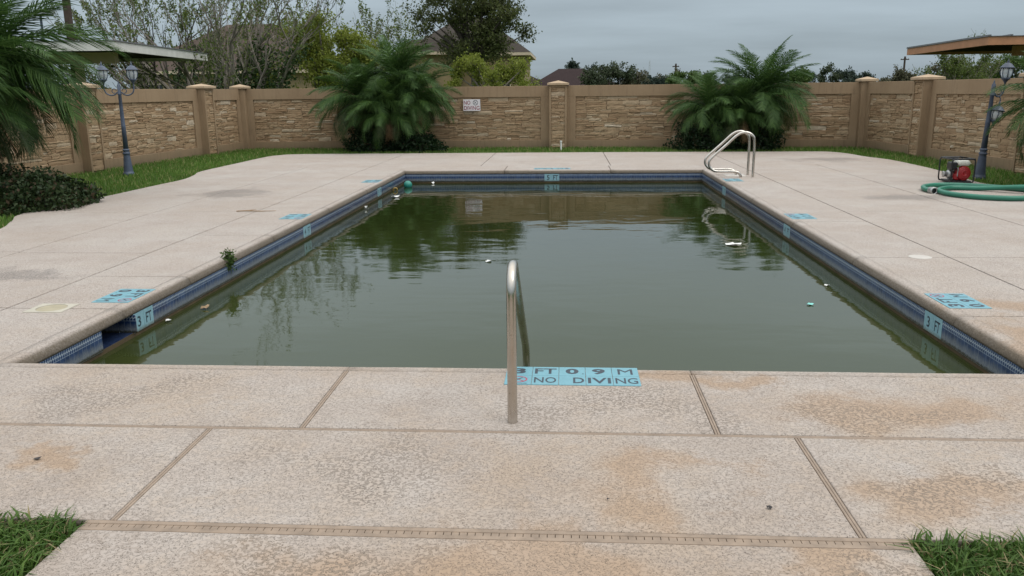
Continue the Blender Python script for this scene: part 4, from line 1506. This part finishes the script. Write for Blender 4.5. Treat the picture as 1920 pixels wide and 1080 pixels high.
FR_UP = [frond_mesh(300 + i, 0.75 + 0.14 * i, 0.25, 54, 0.55) for i in range(3)]
FR_MID = [frond_mesh(310 + i, 1.3 + 0.16 * i, 0.27, 54, 0.95) for i in range(3)]
FR_LOW = [frond_mesh(320 + i, 1.7 + 0.16 * i, 0.28, 52, 1.2) for i in range(3)]
for me in FR_UP + FR_MID: me.materials.append(M['frond'])
for me in FR_LOW: me.materials.append(M['frond_old'])
FR_LOWG = [m_.copy() for m_ in FR_LOW]
for me in FR_LOWG:
    me.materials.clear(); me.materials.append(M['frond'])


FR_DEAD = [m_.copy() for m_ in FR_LOW]
for me in FR_DEAD:
    me.materials.clear(); me.materials.append(M['frond_dead'])


def palm(loc, h, fl, nf, label, seed, lean=(0, 0), tr=0.08, group=None, low=True, azlim=None):
    r = random.Random(seed)
    root = empty('date_palm', loc, 0, label, 'palm tree', group)
    b = bmesh.new()
    pts, rs = [], []
    for i in range(9):
        f = i / 8
        pts.append((lean[0] * f * f, lean[1] * f * f, -0.05 + (h + 0.05) * f)); rs.append(tr * (1.15 - 0.2 * f) * (1 + 0.1 * (i % 2)))
    tube(b, pts, rs, 10)
    obj('trunk', b, M['palm_trunk'], root)
    top = Vector(pts[-1])
    for k in range(nf):
        f = (k + 0.5) / nf
        az = k * 2.39996 + r.uniform(-0.25, 0.25)
        if azlim: az = r.uniform(*azlim)
        el = R(82 - 100 * f ** 0.85) + r.uniform(-0.1, 0.1)
        L = fl * (0.8 + 0.3 * math.sin(math.pi * min(1, f + 0.15))) * r.uniform(0.85, 1.12)
        me = r.choice(FR_UP if f < 0.3 else FR_MID if f < 0.7 else (FR_LOW if r.random() < 0.5 else FR_LOWG))
        if f > 0.95 and r.random() < 0.7: me = r.choice(FR_DEAD)
        o = place('frond', me, root, top + Vector((0, 0, r.uniform(-0.1, 0.06) - 0.1 * f)), (0, 0, 0), (L, L, L))
        o.rotation_euler = Euler((r.uniform(-0.35, 0.35), -el, az), 'XYZ')
    return root


def shrub(name, loc, rad, n, size, mat, label, seed, group=None, cat='shrub', stems=12, lump=0.25):
    g = np.random.default_rng(seed)
    root = empty(name, loc, 0, label, cat, group)
    u = g.normal(size=(n, 3)); u /= np.linalg.norm(u, axis=1)[:, None]
    u[:, 2] = np.abs(u[:, 2]) * 1.0
    rr_ = g.uniform(0.45, 1, n) ** 0.5
    ph = g.uniform(0, 6.28, 6)
    bumpy = 1 + lump * (np.sin(u[:, 0] * 5 + ph[0]) * np.sin(u[:, 1] * 6 + ph[1]) + 0.6 * np.sin(u[:, 2] * 9 + ph[2] + u[:, 0] * 7))
    P = u * (rr_ * bumpy)[:, None] * np.array(rad)
    P[:, 2] = np.maximum(P[:, 2], 0.0)
    leaf_quads('foliage', P, size, seed + 1, mat, root, 0.5)
    b = bmesh.new()
    for k in range(stems):
        a = g.uniform(0, 6.28); q = g.uniform(0.2, 0.75)
        tube(b, [(0.1 * rad[0] * math.cos(a), 0.1 * rad[1] * math.sin(a), -0.04), (0.5 * q * rad[0] * math.cos(a), 0.5 * q * rad[1] * math.sin(a), rad[2] * 0.4), (q * rad[0] * math.cos(a), q * rad[1] * math.sin(a), rad[2] * 0.8)], [0.015, 0.01, 0.004], 4)
    obj('stem', b, M['bark_dark'], root)
    return root


def tree(name, loc, label, seed, h, stems, spread, depth, leafmat, nleaf, lsize, bark, tr=0.12, fan=0.6, curve=0.25, group=None, start=0.25, lvar=0.35, droop=0.0, kids=4, shrinkage=0.62, min_leaf_level=1, clump=0.28, r_end=0.006, vine=None):
    r = random.Random(seed)
    root = empty(name, loc, 0, label, 'tree', group)
    b = bmesh.new()
    tips = []
    vines = []

    def branch(p, d, L, rad, lev):
        n = 5 if lev < 2 else 4
        pts = [p.copy()]
        rads = [rad]
        q = p.copy(); dd = d.copy()
        for i in range(n):
            dd = (dd + Vector((r.gauss(0, 1), r.gauss(0, 1), r.gauss(0, 0.7))) * curve * 0.35 + Vector((0, 0, 0.10 - droop * lev))).normalized()
            q = q + dd * (L / n)
            pts.append(q.copy()); rads.append(max(r_end, rad * (1 - 0.72 * (i + 1) / n)))
        tube(b, pts, rads, 7 if lev == 0 else 5 if lev == 1 else 3, lev == 0)
        if vine is not None and lev == 0:
            vines.append((pts, rads))
        if lev >= min_leaf_level:
            for i in range(0 if lev > 1 else 2, n):
                tips.append((pts[i], pts[i + 1], lev))
        if lev < depth:
            kk = kids if lev == 0 else max(2, kids - 1)
            for k in range(kk):
                f = start + (1 - start) * (k + r.uniform(0.2, 0.9)) / kk
                i = min(int(f * n), n - 1)
                pp = pts[i].lerp(pts[i + 1], f * n - i)
                t_ = (pts[i + 1] - pts[i]).normalized()
                u, v = frame_of(t_)
                a = r.uniform(0, 6.283)
                sp = r.uniform(0.5, 1.0) * spread
                nd = (t_ * math.cos(sp) + (u * math.cos(a) + v * math.sin(a)) * math.sin(sp)).normalized()
                branch(pp, nd, L * shrinkage * r.uniform(0.75, 1.2), rads[i] * 0.62, lev + 1)
    for s_ in range(stems):
        a = 2 * math.pi * (s_ + r.uniform(-0.3, 0.3)) / stems
        tilt = 0 if stems == 1 else fan * r.uniform(0.45, 1.0)
        d = Vector((math.sin(tilt) * math.cos(a), math.sin(tilt) * math.sin(a), math.cos(tilt)))
        branch(Vector((0.1 * math.cos(a) * (stems > 1), 0.1 * math.sin(a) * (stems > 1), -0.1)), d, h * r.uniform(0.85, 1.1), tr * r.uniform(0.8, 1.15), 0)
    obj('trunk', b, bark, root)
    if nleaf and tips:
        g = np.random.default_rng(seed + 5)
        T = np.array([t_[0][:] for t_ in tips])
        T2 = np.array([t_[1][:] for t_ in tips])
        wts = np.array([(0.4 + t_[2] ** 1.5) for t_ in tips])
        gapn = np.array([max(0.05, 0.5 + 1.3 * mnoise.noise(t_[0] * 0.9)) for t_ in tips])
        wts = wts * gapn
        pick = g.choice(len(T), nleaf, p=wts / wts.sum())
        P = T[pick] + (T2[pick] - T[pick]) * g.random((nleaf, 1)) + g.normal(size=(nleaf, 3)) * clump * 0.22
        P = P[P[:, 2] > 0.3]
        leaf_quads('crown', P, lsize, seed + 9, leafmat, root, 0.55)
    if vine is not None:
        g = np.random.default_rng(seed + 15)
        P = []
        for pts, rads in vines[:vine[1]]:
            A = np.array([p_[:] for p_ in pts])
            k = g.uniform(0, len(A) - 1.6, vine[2]); i = k.astype(int)
            Q = A[i] + (A[i + 1] - A[i]) * (k - i)[:, None] + g.normal(size=(vine[2], 3)) * np.array([0.22, 0.22, 0.18])
            P.append(Q)
        leaf_quads('vine', np.concatenate(P), 0.13, seed + 17, vine[0], root, 0.7)
    return root


def mass(name, loc, rad, n, size, mat, label, seed, group=None, lobes=9, bark=None, trunk_h=None):
    """fuller tree: leaf clumps on lobes with gaps, on a forked trunk."""
    g = np.random.default_rng(seed)
    r = random.Random(seed)
    root = empty(name, loc, 0, label, 'tree', group)
    cz = trunk_h if trunk_h is not None else rad[2] * 0.9
    C = []
    for k in range(lobes):
        v = g.normal(size=3); v /= np.linalg.norm(v); v *= g.uniform(0.3, 0.85 if lobes < 20 else 1.0)
        C.append(v * np.array(rad) + np.array([0, 0, cz]))
    C = np.array(C)
    C[:, 2] = np.maximum(C[:, 2], 0.35)
    R_ = g.uniform(0.28, 0.5, lobes) * min(rad[0], rad[2]) * (1.0 if lobes < 20 else 0.62)
    b = bmesh.new()
    base = Vector((0, 0, -0.1)); fork = Vector((0, 0, max(0.3, cz - rad[2] * 0.7)))
    tr = 0.05 * rad[0] + 0.03
    tube(b, [base, fork], [tr * 1.2, tr], 7)
    TW = []
    for ci, c in enumerate(C):
        c = Vector(c); mid = fork.lerp(c, 0.5) + Vector((r.uniform(-.2, .2), r.uniform(-.2, .2), 0.1)) * rad[0] * 0.3
        tube(b, [fork, mid, c], [tr * 0.6, tr * 0.35, 0.012], 5)
        rl = R_[ci]
        for _ in range(13):
            dv_ = Vector((r.gauss(0, 1), r.gauss(0, 1), r.gauss(0.25, 0.9))).normalized()
            e = c + dv_ * rl * r.uniform(0.75, 1.5)
            m1 = c.lerp(e, 0.5) + Vector((r.uniform(-.1, .1), r.uniform(-.1, .1), 0.08)) * rl
            tube(b, [c, m1, e], [0.014, 0.009, 0.004], 3)
            TW.append((c, m1)); TW.append((m1, e)); TW.append((m1, e))
    obj('trunk', b, bark or M['bark_dark'], root)
    pick = g.integers(0, len(TW), n)
    TA = np.array([a[:] for a, c in TW]); TB = np.array([c[:] for a, c in TW])
    u = g.random((n, 1)) ** 0.6
    P = TA[pick] + (TB[pick] - TA[pick]) * u + g.normal(size=(n, 3)) * (0.045 * min(rad[0], rad[2]) + 0.03)
    P = P[P[:, 2] > 0.05]
    leaf_quads('crown', P, size, seed + 3, mat, root, 0.6)
    return root


# ------------------------------------------------------------------ grass
g = np.random.default_rng(3)


def inside_poly(pts, poly):
    x, y = pts[:, 0], pts[:, 1]
    c = np.zeros(len(pts), bool)
    P = np.array(poly); n = len(P)
    j = n - 1
    for i in range(n):
        xi, yi, xj, yj = P[i, 0], P[i, 1], P[j, 0], P[j, 1]
        cond = ((yi > y) != (yj > y)) & (x < (xj - xi) * (y - yi) / (yj - yi + 1e-12) + xi)
        c ^= cond
        j = i
    return c


def near_grass(x0, x1, y0, y1, n, seed):
    gg = np.random.default_rng(seed)
    return np.c_[gg.uniform(x0, x1, n), gg.uniform(y0, y1, n), np.full(n, -0.03)]


P1 = np.concatenate([near_grass(-3.6, -1.85, 1.5, 2.80, 20000, 1), near_grass(1.245, 3.0, 1.5, 2.80, 20000, 2)])
keep = np.random.default_rng(9).random(len(P1)) < np.clip(0.5 + (np.abs(P1[:, 0] + 0.3025) - 1.53) * 4, 0.4, 1)
P1 = P1[keep]
tag(blades('near_grass', P1, 0.052, 0.009, 4, M['blade'], 1.9, 0.6), 'coarse green grass at the near corners of the deck', 'grass', kind='stuff')
A = np.c_[g.uniform(-10.6, 8.6, 150000), g.uniform(9.0, 24.9, 150000), np.full(150000, -0.045)]
out_ = [(x, y) for x, y in outline]
grown = np.array(out_); cen = np.array([0.0, 12.0])
A = A[~inside_poly(A, out_)]
lw = np.array([[LP3[0], LP3[1]], [LP2[0], LP2[1]], [CL[0], CL[1]], [CM[0], CM[1]], [CRR[0], CRR[1]], [RP2[0], RP2[1]], [RP3[0], RP3[1]], [RP3[0], 9.0], [LP3[0], 9.0]])
A = A[inside_poly(A, lw)]
tag(blades('lawn_grass', A, 0.075, 0.012, 6, M['blade_far'], 0.7), 'short green lawn between deck and wall', 'grass', kind='stuff')

# ------------------------------------------------------------------ palms and shrubs inside the wall
gpn = 'date palms along the wall'
palm((-5.5, 23.85, 0), 1.45, 1.5, 56, 'date palm in the centre clump, its left hand crown', 21, (-0.35, -0.1), 0.09, gpn)
palm((-4.85, 23.95, 0), 2.0, 1.5, 62, 'date palm in the centre clump, its tallest middle crown', 22, (0.0, 0.1), 0.09, gpn)
palm((-4.5, 23.75, 0), 1.45, 1.3, 54, 'date palm in the centre clump, its right hand crown beside the sign', 23, (0.2, -0.2), 0.09, gpn)
palm((-5.0, 23.5, 0), 1.1, 1.25, 46, 'low date palm at the front of the centre clump', 27, (0.0, -0.25), 0.08, gpn)
palm((4.1, 23.5, 0), 1.15, 1.35, 48, 'date palm in the right clump, its low left crown', 24, (-0.25, -0.1), 0.09, gpn)
palm((5.0, 23.5, 0), 1.45, 1.6, 60, 'date palm in the right clump, its tall right crown', 25, (0.25, 0), 0.09, gpn)
palm((4.65, 23.35, 0), 1.05, 1.2, 38, 'date palm in the right clump, its front middle crown', 28, (0.0, -0.2), 0.08, gpn)
palm((-9.45, 12.9, 0), 2.0, 2.0, 84, 'large date palm at the left edge drooping before the lamp post', 26, (0.15, 0.0), 0.12, gpn)
palm((-9.4, 12.1, 0), 1.6, 1.7, 60, 'second date palm at the left edge, lower and nearer', 32, (0.05, -0.1), 0.11, gpn)
palm((7.9, 14.0, 0), 1.30, 1.15, 56, 'date palm at the right edge beside the broken lamp post', 29, (0.0, 0.0), 0.09, gpn)
shrub('dark_shrub', (-5.5, 23.35, -0.04), (0.8, 0.5, 0.7), 3800, 0.075, M['hedge'], 'dark green shrub at the foot of the centre palms, left half', 41, 'shrubs under the palms')
shrub('dark_shrub', (-4.2, 23.35, -0.04), (0.8, 0.5, 0.62), 3800, 0.075, M['hedge'], 'dark green shrub at the foot of the centre palms, right half', 42, 'shrubs under the palms')
shrub('dark_shrub', (3.75, 23.2, -0.04), (0.85, 0.6, 1.0), 5200, 0.075, M['hedge'], 'dark green shrub at the foot of the right palms, left half', 43, 'shrubs under the palms')
shrub('dark_shrub', (5.0, 23.15, -0.04), (0.8, 0.5, 0.8), 4200, 0.075, M['hedge'], 'dark green shrub at the foot of the right palms, right half', 44, 'shrubs under the palms')
shrub('border_shrub', (-7.85, 11.85, -0.04), (0.75, 0.85, 0.52), 7000, 0.07, M['lbush'], 'low dark reddish green shrub at the left deck edge, right half', 45, 'shrubs at the left deck edge', lump=0.15)
shrub('border_shrub', (-8.85, 11.95, -0.04), (0.85, 0.9, 0.62), 7000, 0.07, M['lbush'], 'low dark reddish green shrub at the left picture edge', 46, 'shrubs at the left deck edge', lump=0.15)
# weed on the pool lip
wd = empty('weed', (XL - 0.01, 7.98, -0.02), 0, 'leafy green weed growing from the left pool lip', 'weed')
gg = np.random.default_rng(77)
nW = 260
tt = gg.random(nW)
Pw = np.c_[gg.normal(0.02, 0.03, nW), gg.normal(0, 0.045, nW) * (1.15 - 0.5 * np.abs(tt - 0.4)), -0.13 + tt * 0.24]
leaf_quads('foliage', Pw, 0.045, 78, M['midgreen'], wd, 0.5)
b = bmesh.new()
for k in range(7):
    a = gg.uniform(-0.06, 0.06); tube(b, [(0.0, 0, -0.05), (0.02, a * 0.5, 0.04), (0.03, a, gg.uniform(0.06, 0.15))], [0.004, 0.003, 0.0015], 4)
tube(b, [(0.0, 0, -0.05), (0.03, 0.0, -0.12), (0.03, 0.01, -0.19)], [0.004, 0.004, 0.002], 4)
obj('stem', b, M['mesq'], wd)
wd.scale = (0.8, 0.8, 0.8)

# ------------------------------------------------------------------ beyond the wall: shelters, houses, poles
def shelter(loc, rz, lx, ly, z, mats, label, beam, sign):
    root = empty('carport', loc, rz, label, 'carport', 'flat roofed carports behind the wall')
    fas, sof = mats
    t_ = 0.24
    b = bmesh.new()
    box(b, 0, lx, 0, 0.04, z - t_, z); box(b, 0, lx, ly - 0.04, ly, z - t_, z); box(b, 0, 0.04, 0.04, ly - 0.04, z - t_, z - 0.001); box(b, lx - 0.04, lx, 0.04, ly - 0.04, z - t_, z - 0.001)
    obj('fascia', b, fas, root)
    b = bmesh.new(); box(b, 0.042, lx - 0.042, 0.042, ly - 0.042, z - 0.06, z - 0.03)
    for k in range(int(ly / 1.2)):
        box(b, 0.05, lx - 0.05, 0.6 + k * 1.2, 0.66 + k * 1.2, z - 0.17, z - 0.0605)
    obj('soffit', b, sof, root)
    b = bmesh.new(); box(b, -0.03, lx + 0.03, -0.03, ly + 0.03, z + 0.001, z + 0.02)
    for k in range(int(lx / 0.6) + 1):
        x = 0.02 + k * 0.6
        if x < lx: box(b, x - 0.035, x + 0.035, -0.04, ly + 0.04, z + 0.0201, z + 0.055)
    obj('roof_sheet', b, M['metal_roof'], root)
    b = bmesh.new(); box(b, beam[0], beam[1], ly * 0.3, ly * 0.3 + 0.25, z - 0.48, z - 0.172); obj('beam', b, fas if sign else M['trim'], root)
    for x in beam[2]:
        b = bmesh.new(); box(b, x, x + 0.2, ly * 0.3 + 0.02, ly * 0.3 + 0.22, -0.1, z - 0.481); obj('post', b, fas if sign else M['trim'], root)
    return root


shelter((-18.17, 21.6, 0), R(5.6), 6.2, 7.6, 3.0, (M['white_paint'], M['soffit']), 'white edged flat roof carport beyond the left wall', (0.4, 5.2, (1.0, 4.0)), 0)
shelter((12.4, 26.4, 0), R(-4), 6.5, 7.4, 3.02, (M['orange_paint'], M['soffit_o']), 'terracotta edged flat roof carport beyond the right wall', (1.7, 6.0, (3.4, 5.2)), 1)


def hip_roof(b, x0, x1, y0, y1, z0, z1, over=0.45, ridge=None):
    x0 -= over; x1 += over; y0 -= over; y1 += over
    w, d = x1 - x0, y1 - y0
    if ridge is None:
        k = min(w, d) / 2
        ra, rb = ((x0 + k, (y0 + y1) / 2), (x1 - k, (y0 + y1) / 2)) if w >= d else (((x0 + x1) / 2, y0 + k), ((x0 + x1) / 2, y1 - k))
    else:
        ra, rb = ridge
    e = [b.verts.new(p) for p in ((x0, y0, z0), (x1, y0, z0), (x1, y1, z0), (x0, y1, z0))]
    A_, B_ = b.verts.new((ra[0], ra[1], z1)), b.verts.new((rb[0] + 0.001, rb[1], z1))
    if w >= d:
        b.faces.new((e[0], e[1], B_, A_)); b.faces.new((e[1], e[2], B_)); b.faces.new((e[2], e[3], A_, B_)); b.faces.new((e[3], e[0], A_))
    else:
        b.faces.new((e[0], e[1], A_)); b.faces.new((e[1], e[2], B_, A_)); b.faces.new((e[2], e[3], B_)); b.faces.new((e[3], e[0], A_, B_))
    b.faces.new(e[::-1])


def house(name, loc, rz, blocks, roofmat, label, windows=(), wallmat=None):
    root = empty(name, loc, rz, label, 'house', 'houses behind the wall')
    for (x0, x1, y0, y1, z, zr, ridge) in blocks:
        b = bmesh.new(); box(b, x0, x1, y0, y1, -0.1, z - 0.002); obj('wall', b, wallmat or M['housewall'], root)
        b = bmesh.new(); hip_roof(b, x0, x1, y0, y1, z + 0.1, zr, 0.45, ridge); rf = obj('roof', b, roofmat, root)
        b = bmesh.new(); box(b, x0 - 0.44, x1 + 0.44, y0 - 0.44, y1 + 0.44, z - 0.1, z + 0.098); obj('eave', b, M['trim'], rf)
    for (x, y, z, w, h) in windows:
        b = bmesh.new()
        box(b, x - w / 2 - 0.07, x + w / 2 + 0.07, y - 0.05, y - 0.002, z - 0.07, z); box(b, x - w / 2 - 0.07, x + w / 2 + 0.07, y - 0.05, y - 0.002, z + h, z + h + 0.07)
        box(b, x - w / 2 - 0.07, x - w / 2, y - 0.05, y - 0.002, z, z + h); box(b, x + w / 2, x + w / 2 + 0.07, y - 0.05, y - 0.002, z, z + h)
        wf = obj('window', b, M['trim'], root)
        b = bmesh.new(); box(b, x - w / 2, x + w / 2, y - 0.02, y - 0.004, z, z + h); obj('pane', b, M['window'], wf)
    return root


house('house', (-6.8, 58, 0), R(0), [(-4.2, 3.9, 0, 9, 4.05, 6.9, ((-0.9, 4.5), (0.6, 4.5))), (-4.1, -0.4, -1.6, -0.45, 4.1, 5.0, None)], M['roof_dark'], 'cream house with dark hip roof behind the oak', [(2.4, 0, 1.7, 1.0, 1.3), (-2.5, 0, 1.7, 1.0, 1.3)])
house('house', (-20.9, 50, 0), R(0), [(-5.4, 6.2, 0, 10, 2.9, 6.0, ((-1.1, 5), (2.0, 5)))], M['roof_brown'], 'house with big brown roof behind the bare mesquite at left', [(-4.0, 0, 1.0, 1.2, 1.2), (3.0, 0, 1.0, 1.2, 1.2)])
h3 = house('house', (-0.2, 74, 0), R(0), [(-3.6, 5.4, 0, 8, 1.4, 3.55, ((-0.6, 4), (1.7, 4))), (-4.0, -0.6, -3.5, -0.46, 1.5, 3.0, ((-3.4, -1.2), (-3.2, -1.2)))], M['roof_maroon'], 'low house with maroon roof right of the cream house', [])
# satellite dish and roof vent on the low roof
sdz = empty('satellite_dish', (2.5, 74.9, 2.35), R(25), 'grey satellite dish on the maroon roof', 'satellite dish')
b = bmesh.new()
lathe(b, [(0.02, 0.0), (0.25, 0.03), (0.42, 0.11), (0.44, 0.12), (0.42, 0.125), (0.2, 0.045), (0.02, 0.02)], 18, Matrix.Translation((0, -0.3, 0.55)) @ Matrix.Rotation(R(65), 4, 'X')); obj('reflector', b, M['dish'], sdz, True)
b = bmesh.new(); tube(b, [(0, 0, -0.6), (0, 0, 0.4), (0, -0.25, 0.55)], 0.03, 8); tube(b, [(0, -0.3, 0.4), (0.1, -0.75, 0.62)], 0.02, 6); obj('mast', b, M['dish'], sdz)


def pole(name, a, b_, r0, r1, label, cross=None, cat='pole'):
    root = empty(name, a, 0, label, cat)
    bb = bmesh.new(); tube(bb, [(0, 0, -0.3), (b_[0] - a[0], b_[1] - a[1], b_[2])], [r0, r1], 10); obj('shaft', bb, M['pole'], root)
    if cross:
        bb = bmesh.new(); d = Vector((b_[0] - a[0], b_[1] - a[1], b_[2]))
        box(bb, d.x - cross, d.x + cross, d.y - 0.06, d.y + 0.06, d.z - 0.5, d.z - 0.36)
        obj('cross_arm', bb, M['pole'], root)
        bb = bmesh.new()
        for k in (-0.85, -0.3, 0.3, 0.85): lathe(bb, [(0.03, -0.36), (0.05, -0.3), (0.05, -0.24), (0.02, -0.2)], 8, Matrix.Translation((d.x + k * cross, d.y, d.z)))
        obj('insulator', bb, M['dish'], root)
    return root


pole('utility_pole', (-16.62, 28, 0), (-16.62, 28, 8.2), 0.14, 0.12, 'dark wooden utility pole above the left palm', 0.9)
pole('utility_pole', (16.2, 130, 0), (16.2, 130, 5.4), 0.17, 0.13, 'thin far utility pole beside the right palm clump', 0.5)
pole('utility_pole', (1.25, 100, 0), (1.25, 100, 3.9), 0.13, 0.1, 'short far pole left of the round grey green tree', 0.4)
pole('utility_pole', (49.5, 130, 0), (49.5, 130, 6.0), 0.17, 0.13, 'far utility pole above the bare trees at right', 0.6)
mt = empty('radio_mast', (18.9, 200, 0), 0, 'thin lattice radio mast on the horizon', 'mast')
b = bmesh.new()
for k in range(3):
    a = 2.094 * k; tube(b, [(0.3 * math.cos(a), 0.3 * math.sin(a), 0), (0.12 * math.cos(a), 0.12 * math.sin(a), 8.2)], 0.035, 4)
for k in range(12):
    z = k * 0.68; q = 0.3 - 0.18 * z / 8.2
    for m_ in range(3):
        a, c = 2.094 * m_, 2.094 * (m_ + 1)
        tube(b, [(q * math.cos(a), q * math.sin(a), z), (q * math.cos(c), q * math.sin(c), z + 0.68)], 0.02, 3)
obj('lattice', b, M['dish'], mt)
fl = empty('flood_light', (-22.6, 36, 0), 0, 'grey flood light on a thin pole above the left palm', 'light')
b = bmesh.new(); tube(b, [(0, 0, 0), (0, 0, 5.0)], [0.07, 0.05], 8); obj('pole', b, M['lamp_blue'], fl)
b = bmesh.new(); box(b, -0.05, 0.55, -0.2, 0.2, 5.0, 5.22, 0.05); obj('head', b, M['dish'], fl)
b = bmesh.new(); box(b, 0.0, 0.5, -0.16, 0.16, 4.97, 4.999); obj('lens', b, M['window'], fl)

# ------------------------------------------------------------------ trees beyond the wall
tg = 'trees beyond the wall'
tree('mesquite_tree', (-13.6, 33, 0), 'wide half bare mesquite with ivy on its trunks behind the left wall', 51, 5.2, 11, 0.55, 3, M['mesq'], 11000, 0.10, M['bark'], 0.14, 1.08, 0.5, tg, 0.3, kids=5, shrinkage=0.55, clump=0.17, r_end=0.009, vine=(M['vine'], 5, 1500))
tree('mesquite_tree', (-17.2, 35, 0), 'half bare mesquite rising behind the white edged carport', 52, 4.6, 6, 0.6, 3, M['mesq'], 7500, 0.10, M['bark_dark'], 0.11, 0.85, 0.5, tg, 0.3, kids=4, shrinkage=0.58, clump=0.2, r_end=0.008, vine=(M['vine'], 3, 1100))
mass('leafy_tree', (-10.7, 37, 0), (3.1, 1.8, 2.5), 26000, 0.12, M['yellowgreen'], 'yellow green tree between the bare mesquite and the centre palms', 53, tg, 34, M['bark'], 2.7)
tree('bare_tree', (-9.0, 40, 0), 'thin twiggy tree rising behind the centre palms', 54, 3.0, 7, 0.55, 3, M['mesq'], 5200, 0.11, M['bark'], 0.07, 0.6, 0.4, tg, 0.3, kids=4, clump=0.25)
mass('oak_tree', (-5.4, 50, 0), (3.9, 2.4, 2.8), 21000, 0.15, M['oak'], 'big dark oak before the cream house', 55, tg, 46, M['bark_dark'], 5.1)
mass('small_tree', (-3.7, 40, 0), (2.3, 1.3, 1.35), 14000, 0.105, M['yellowgreen'], 'bright spring green small tree before the cream house', 56, tg, 24, M['bark'], 2.0)
mass('round_tree', (3.1, 62, 0), (2.5, 2.0, 1.6), 11000, 0.16, M['fargreen'], 'round grey green tree right of the maroon roof', 57, tg, 14, M['bark'], 2.1)
mass('round_tree', (5.0, 63, 0), (1.6, 1.4, 1.4), 5000, 0.16, M['farbrown'], 'brownish twiggy tree joined to the round grey green tree', 58, tg, 10, M['bark'], 1.9)
mass('far_tree', (1.1, 92, 0), (2.3, 2.0, 1.6), 5000, 0.24, M['farblue'], 'dark green tree behind the maroon roof', 59, tg, 10, None, 3.2)
mass('far_tree', (9.6, 92, 0), (1.8, 1.4, 1.4), 3500, 0.22, M['farblue'], 'small bluish tree left of the far utility pole', 60, tg, 8, None, 1.6)
mass('far_tree', (9.9, 72, 0), (1.7, 1.4, 1.2), 4500, 0.18, M['midgreen'], 'green tree just left of the right palm clump', 61, tg, 8, None, 2.0)
mass('far_tree', (20.6, 76, 0), (1.9, 1.4, 1.3), 4500, 0.2, M['midgreen'], 'green tree just right of the right palm clump', 62, tg, 8, None, 2.0)
rows = [(10.8, 120, 2.2, M['farblue']), (14.6, 125, 2.6, M['farbrown']), (19.5, 128, 2.6, M['fargreen']), (25, 130, 2.6, M['farblue']), (29, 130, 2.4, M['midgreen']), (33.5, 128, 2.6, M['farblue']), (37.5, 125, 2.8, M['fargreen']), (41, 122, 2.7, M['farblue']), (45, 120, 3.0, M['farbrown']), (49.5, 118, 3.6, M['farbrown']), (53.5, 116, 3.2, M['farbrown'])]
words = ['bluish tree left of the radio mast', 'brownish bare tree right of the radio mast', 'grey green tree behind the left fronds of the right palms', 'dark tree behind the right palms', 'green tree behind the right palms', 'dark tree right of the right palms',
         'grey green tree above the back wall left of the right corner', 'dark tree behind the thin far palm', 'brownish tree above the right corner post', 'tallest brownish bare tree above the right wall', 'brownish tree left of the terracotta carport']
for i, (x, y, hgt, m_) in enumerate(rows):
    mass('far_tree', (x, y, 0), (3.5, 2.2, hgt * 0.72), 4200, 0.26, m_, words[i] + ' on the horizon', 70 + i, 'far tree line', 12, None, hgt * 0.85)
for i, (x, y) in enumerate(((39.3, 128), (42.6, 132))):
    root = empty('fan_palm', (x, y, 0), 0, ('thicker' if i == 0 else 'thinner') + ' far fan palm on the horizon left of the right corner', 'palm tree', 'far tree line')
    b = bmesh.new(); tube(b, [(0, 0, 0), (0, 0, 3.4)], [0.2, 0.15], 6); obj('trunk', b, M['bark_dark'], root)
    gg = np.random.default_rng(90 + i); d = gg.normal(size=(500, 3)); d /= np.linalg.norm(d, axis=1)[:, None]
    leaf_quads('crown', d * np.array([0.6, 0.6, 0.8 if i == 0 else 0.5]) * gg.uniform(0.3, 1, (500, 1)) + np.array([0, 0, 3.5]), 0.35, 95 + i, M['farblue'], root, 0.3)
tree('mesquite_tree', (20.2, 45, 0), 'pale green sparse mesquite under the terracotta carport roof', 63, 2.1, 9, 0.6, 3, M['mesq'], 9000, 0.10, M['bark'], 0.07, 0.85, 0.4, tg, 0.25, kids=4, clump=0.3)
mass('leafy_tree', (24.0, 47, 0), (2.6, 1.8, 1.5), 9000, 0.12, M['midgreen'], 'fuller green tree at the right edge under the carport roof', 64, tg, 12, M['bark'], 2.2)
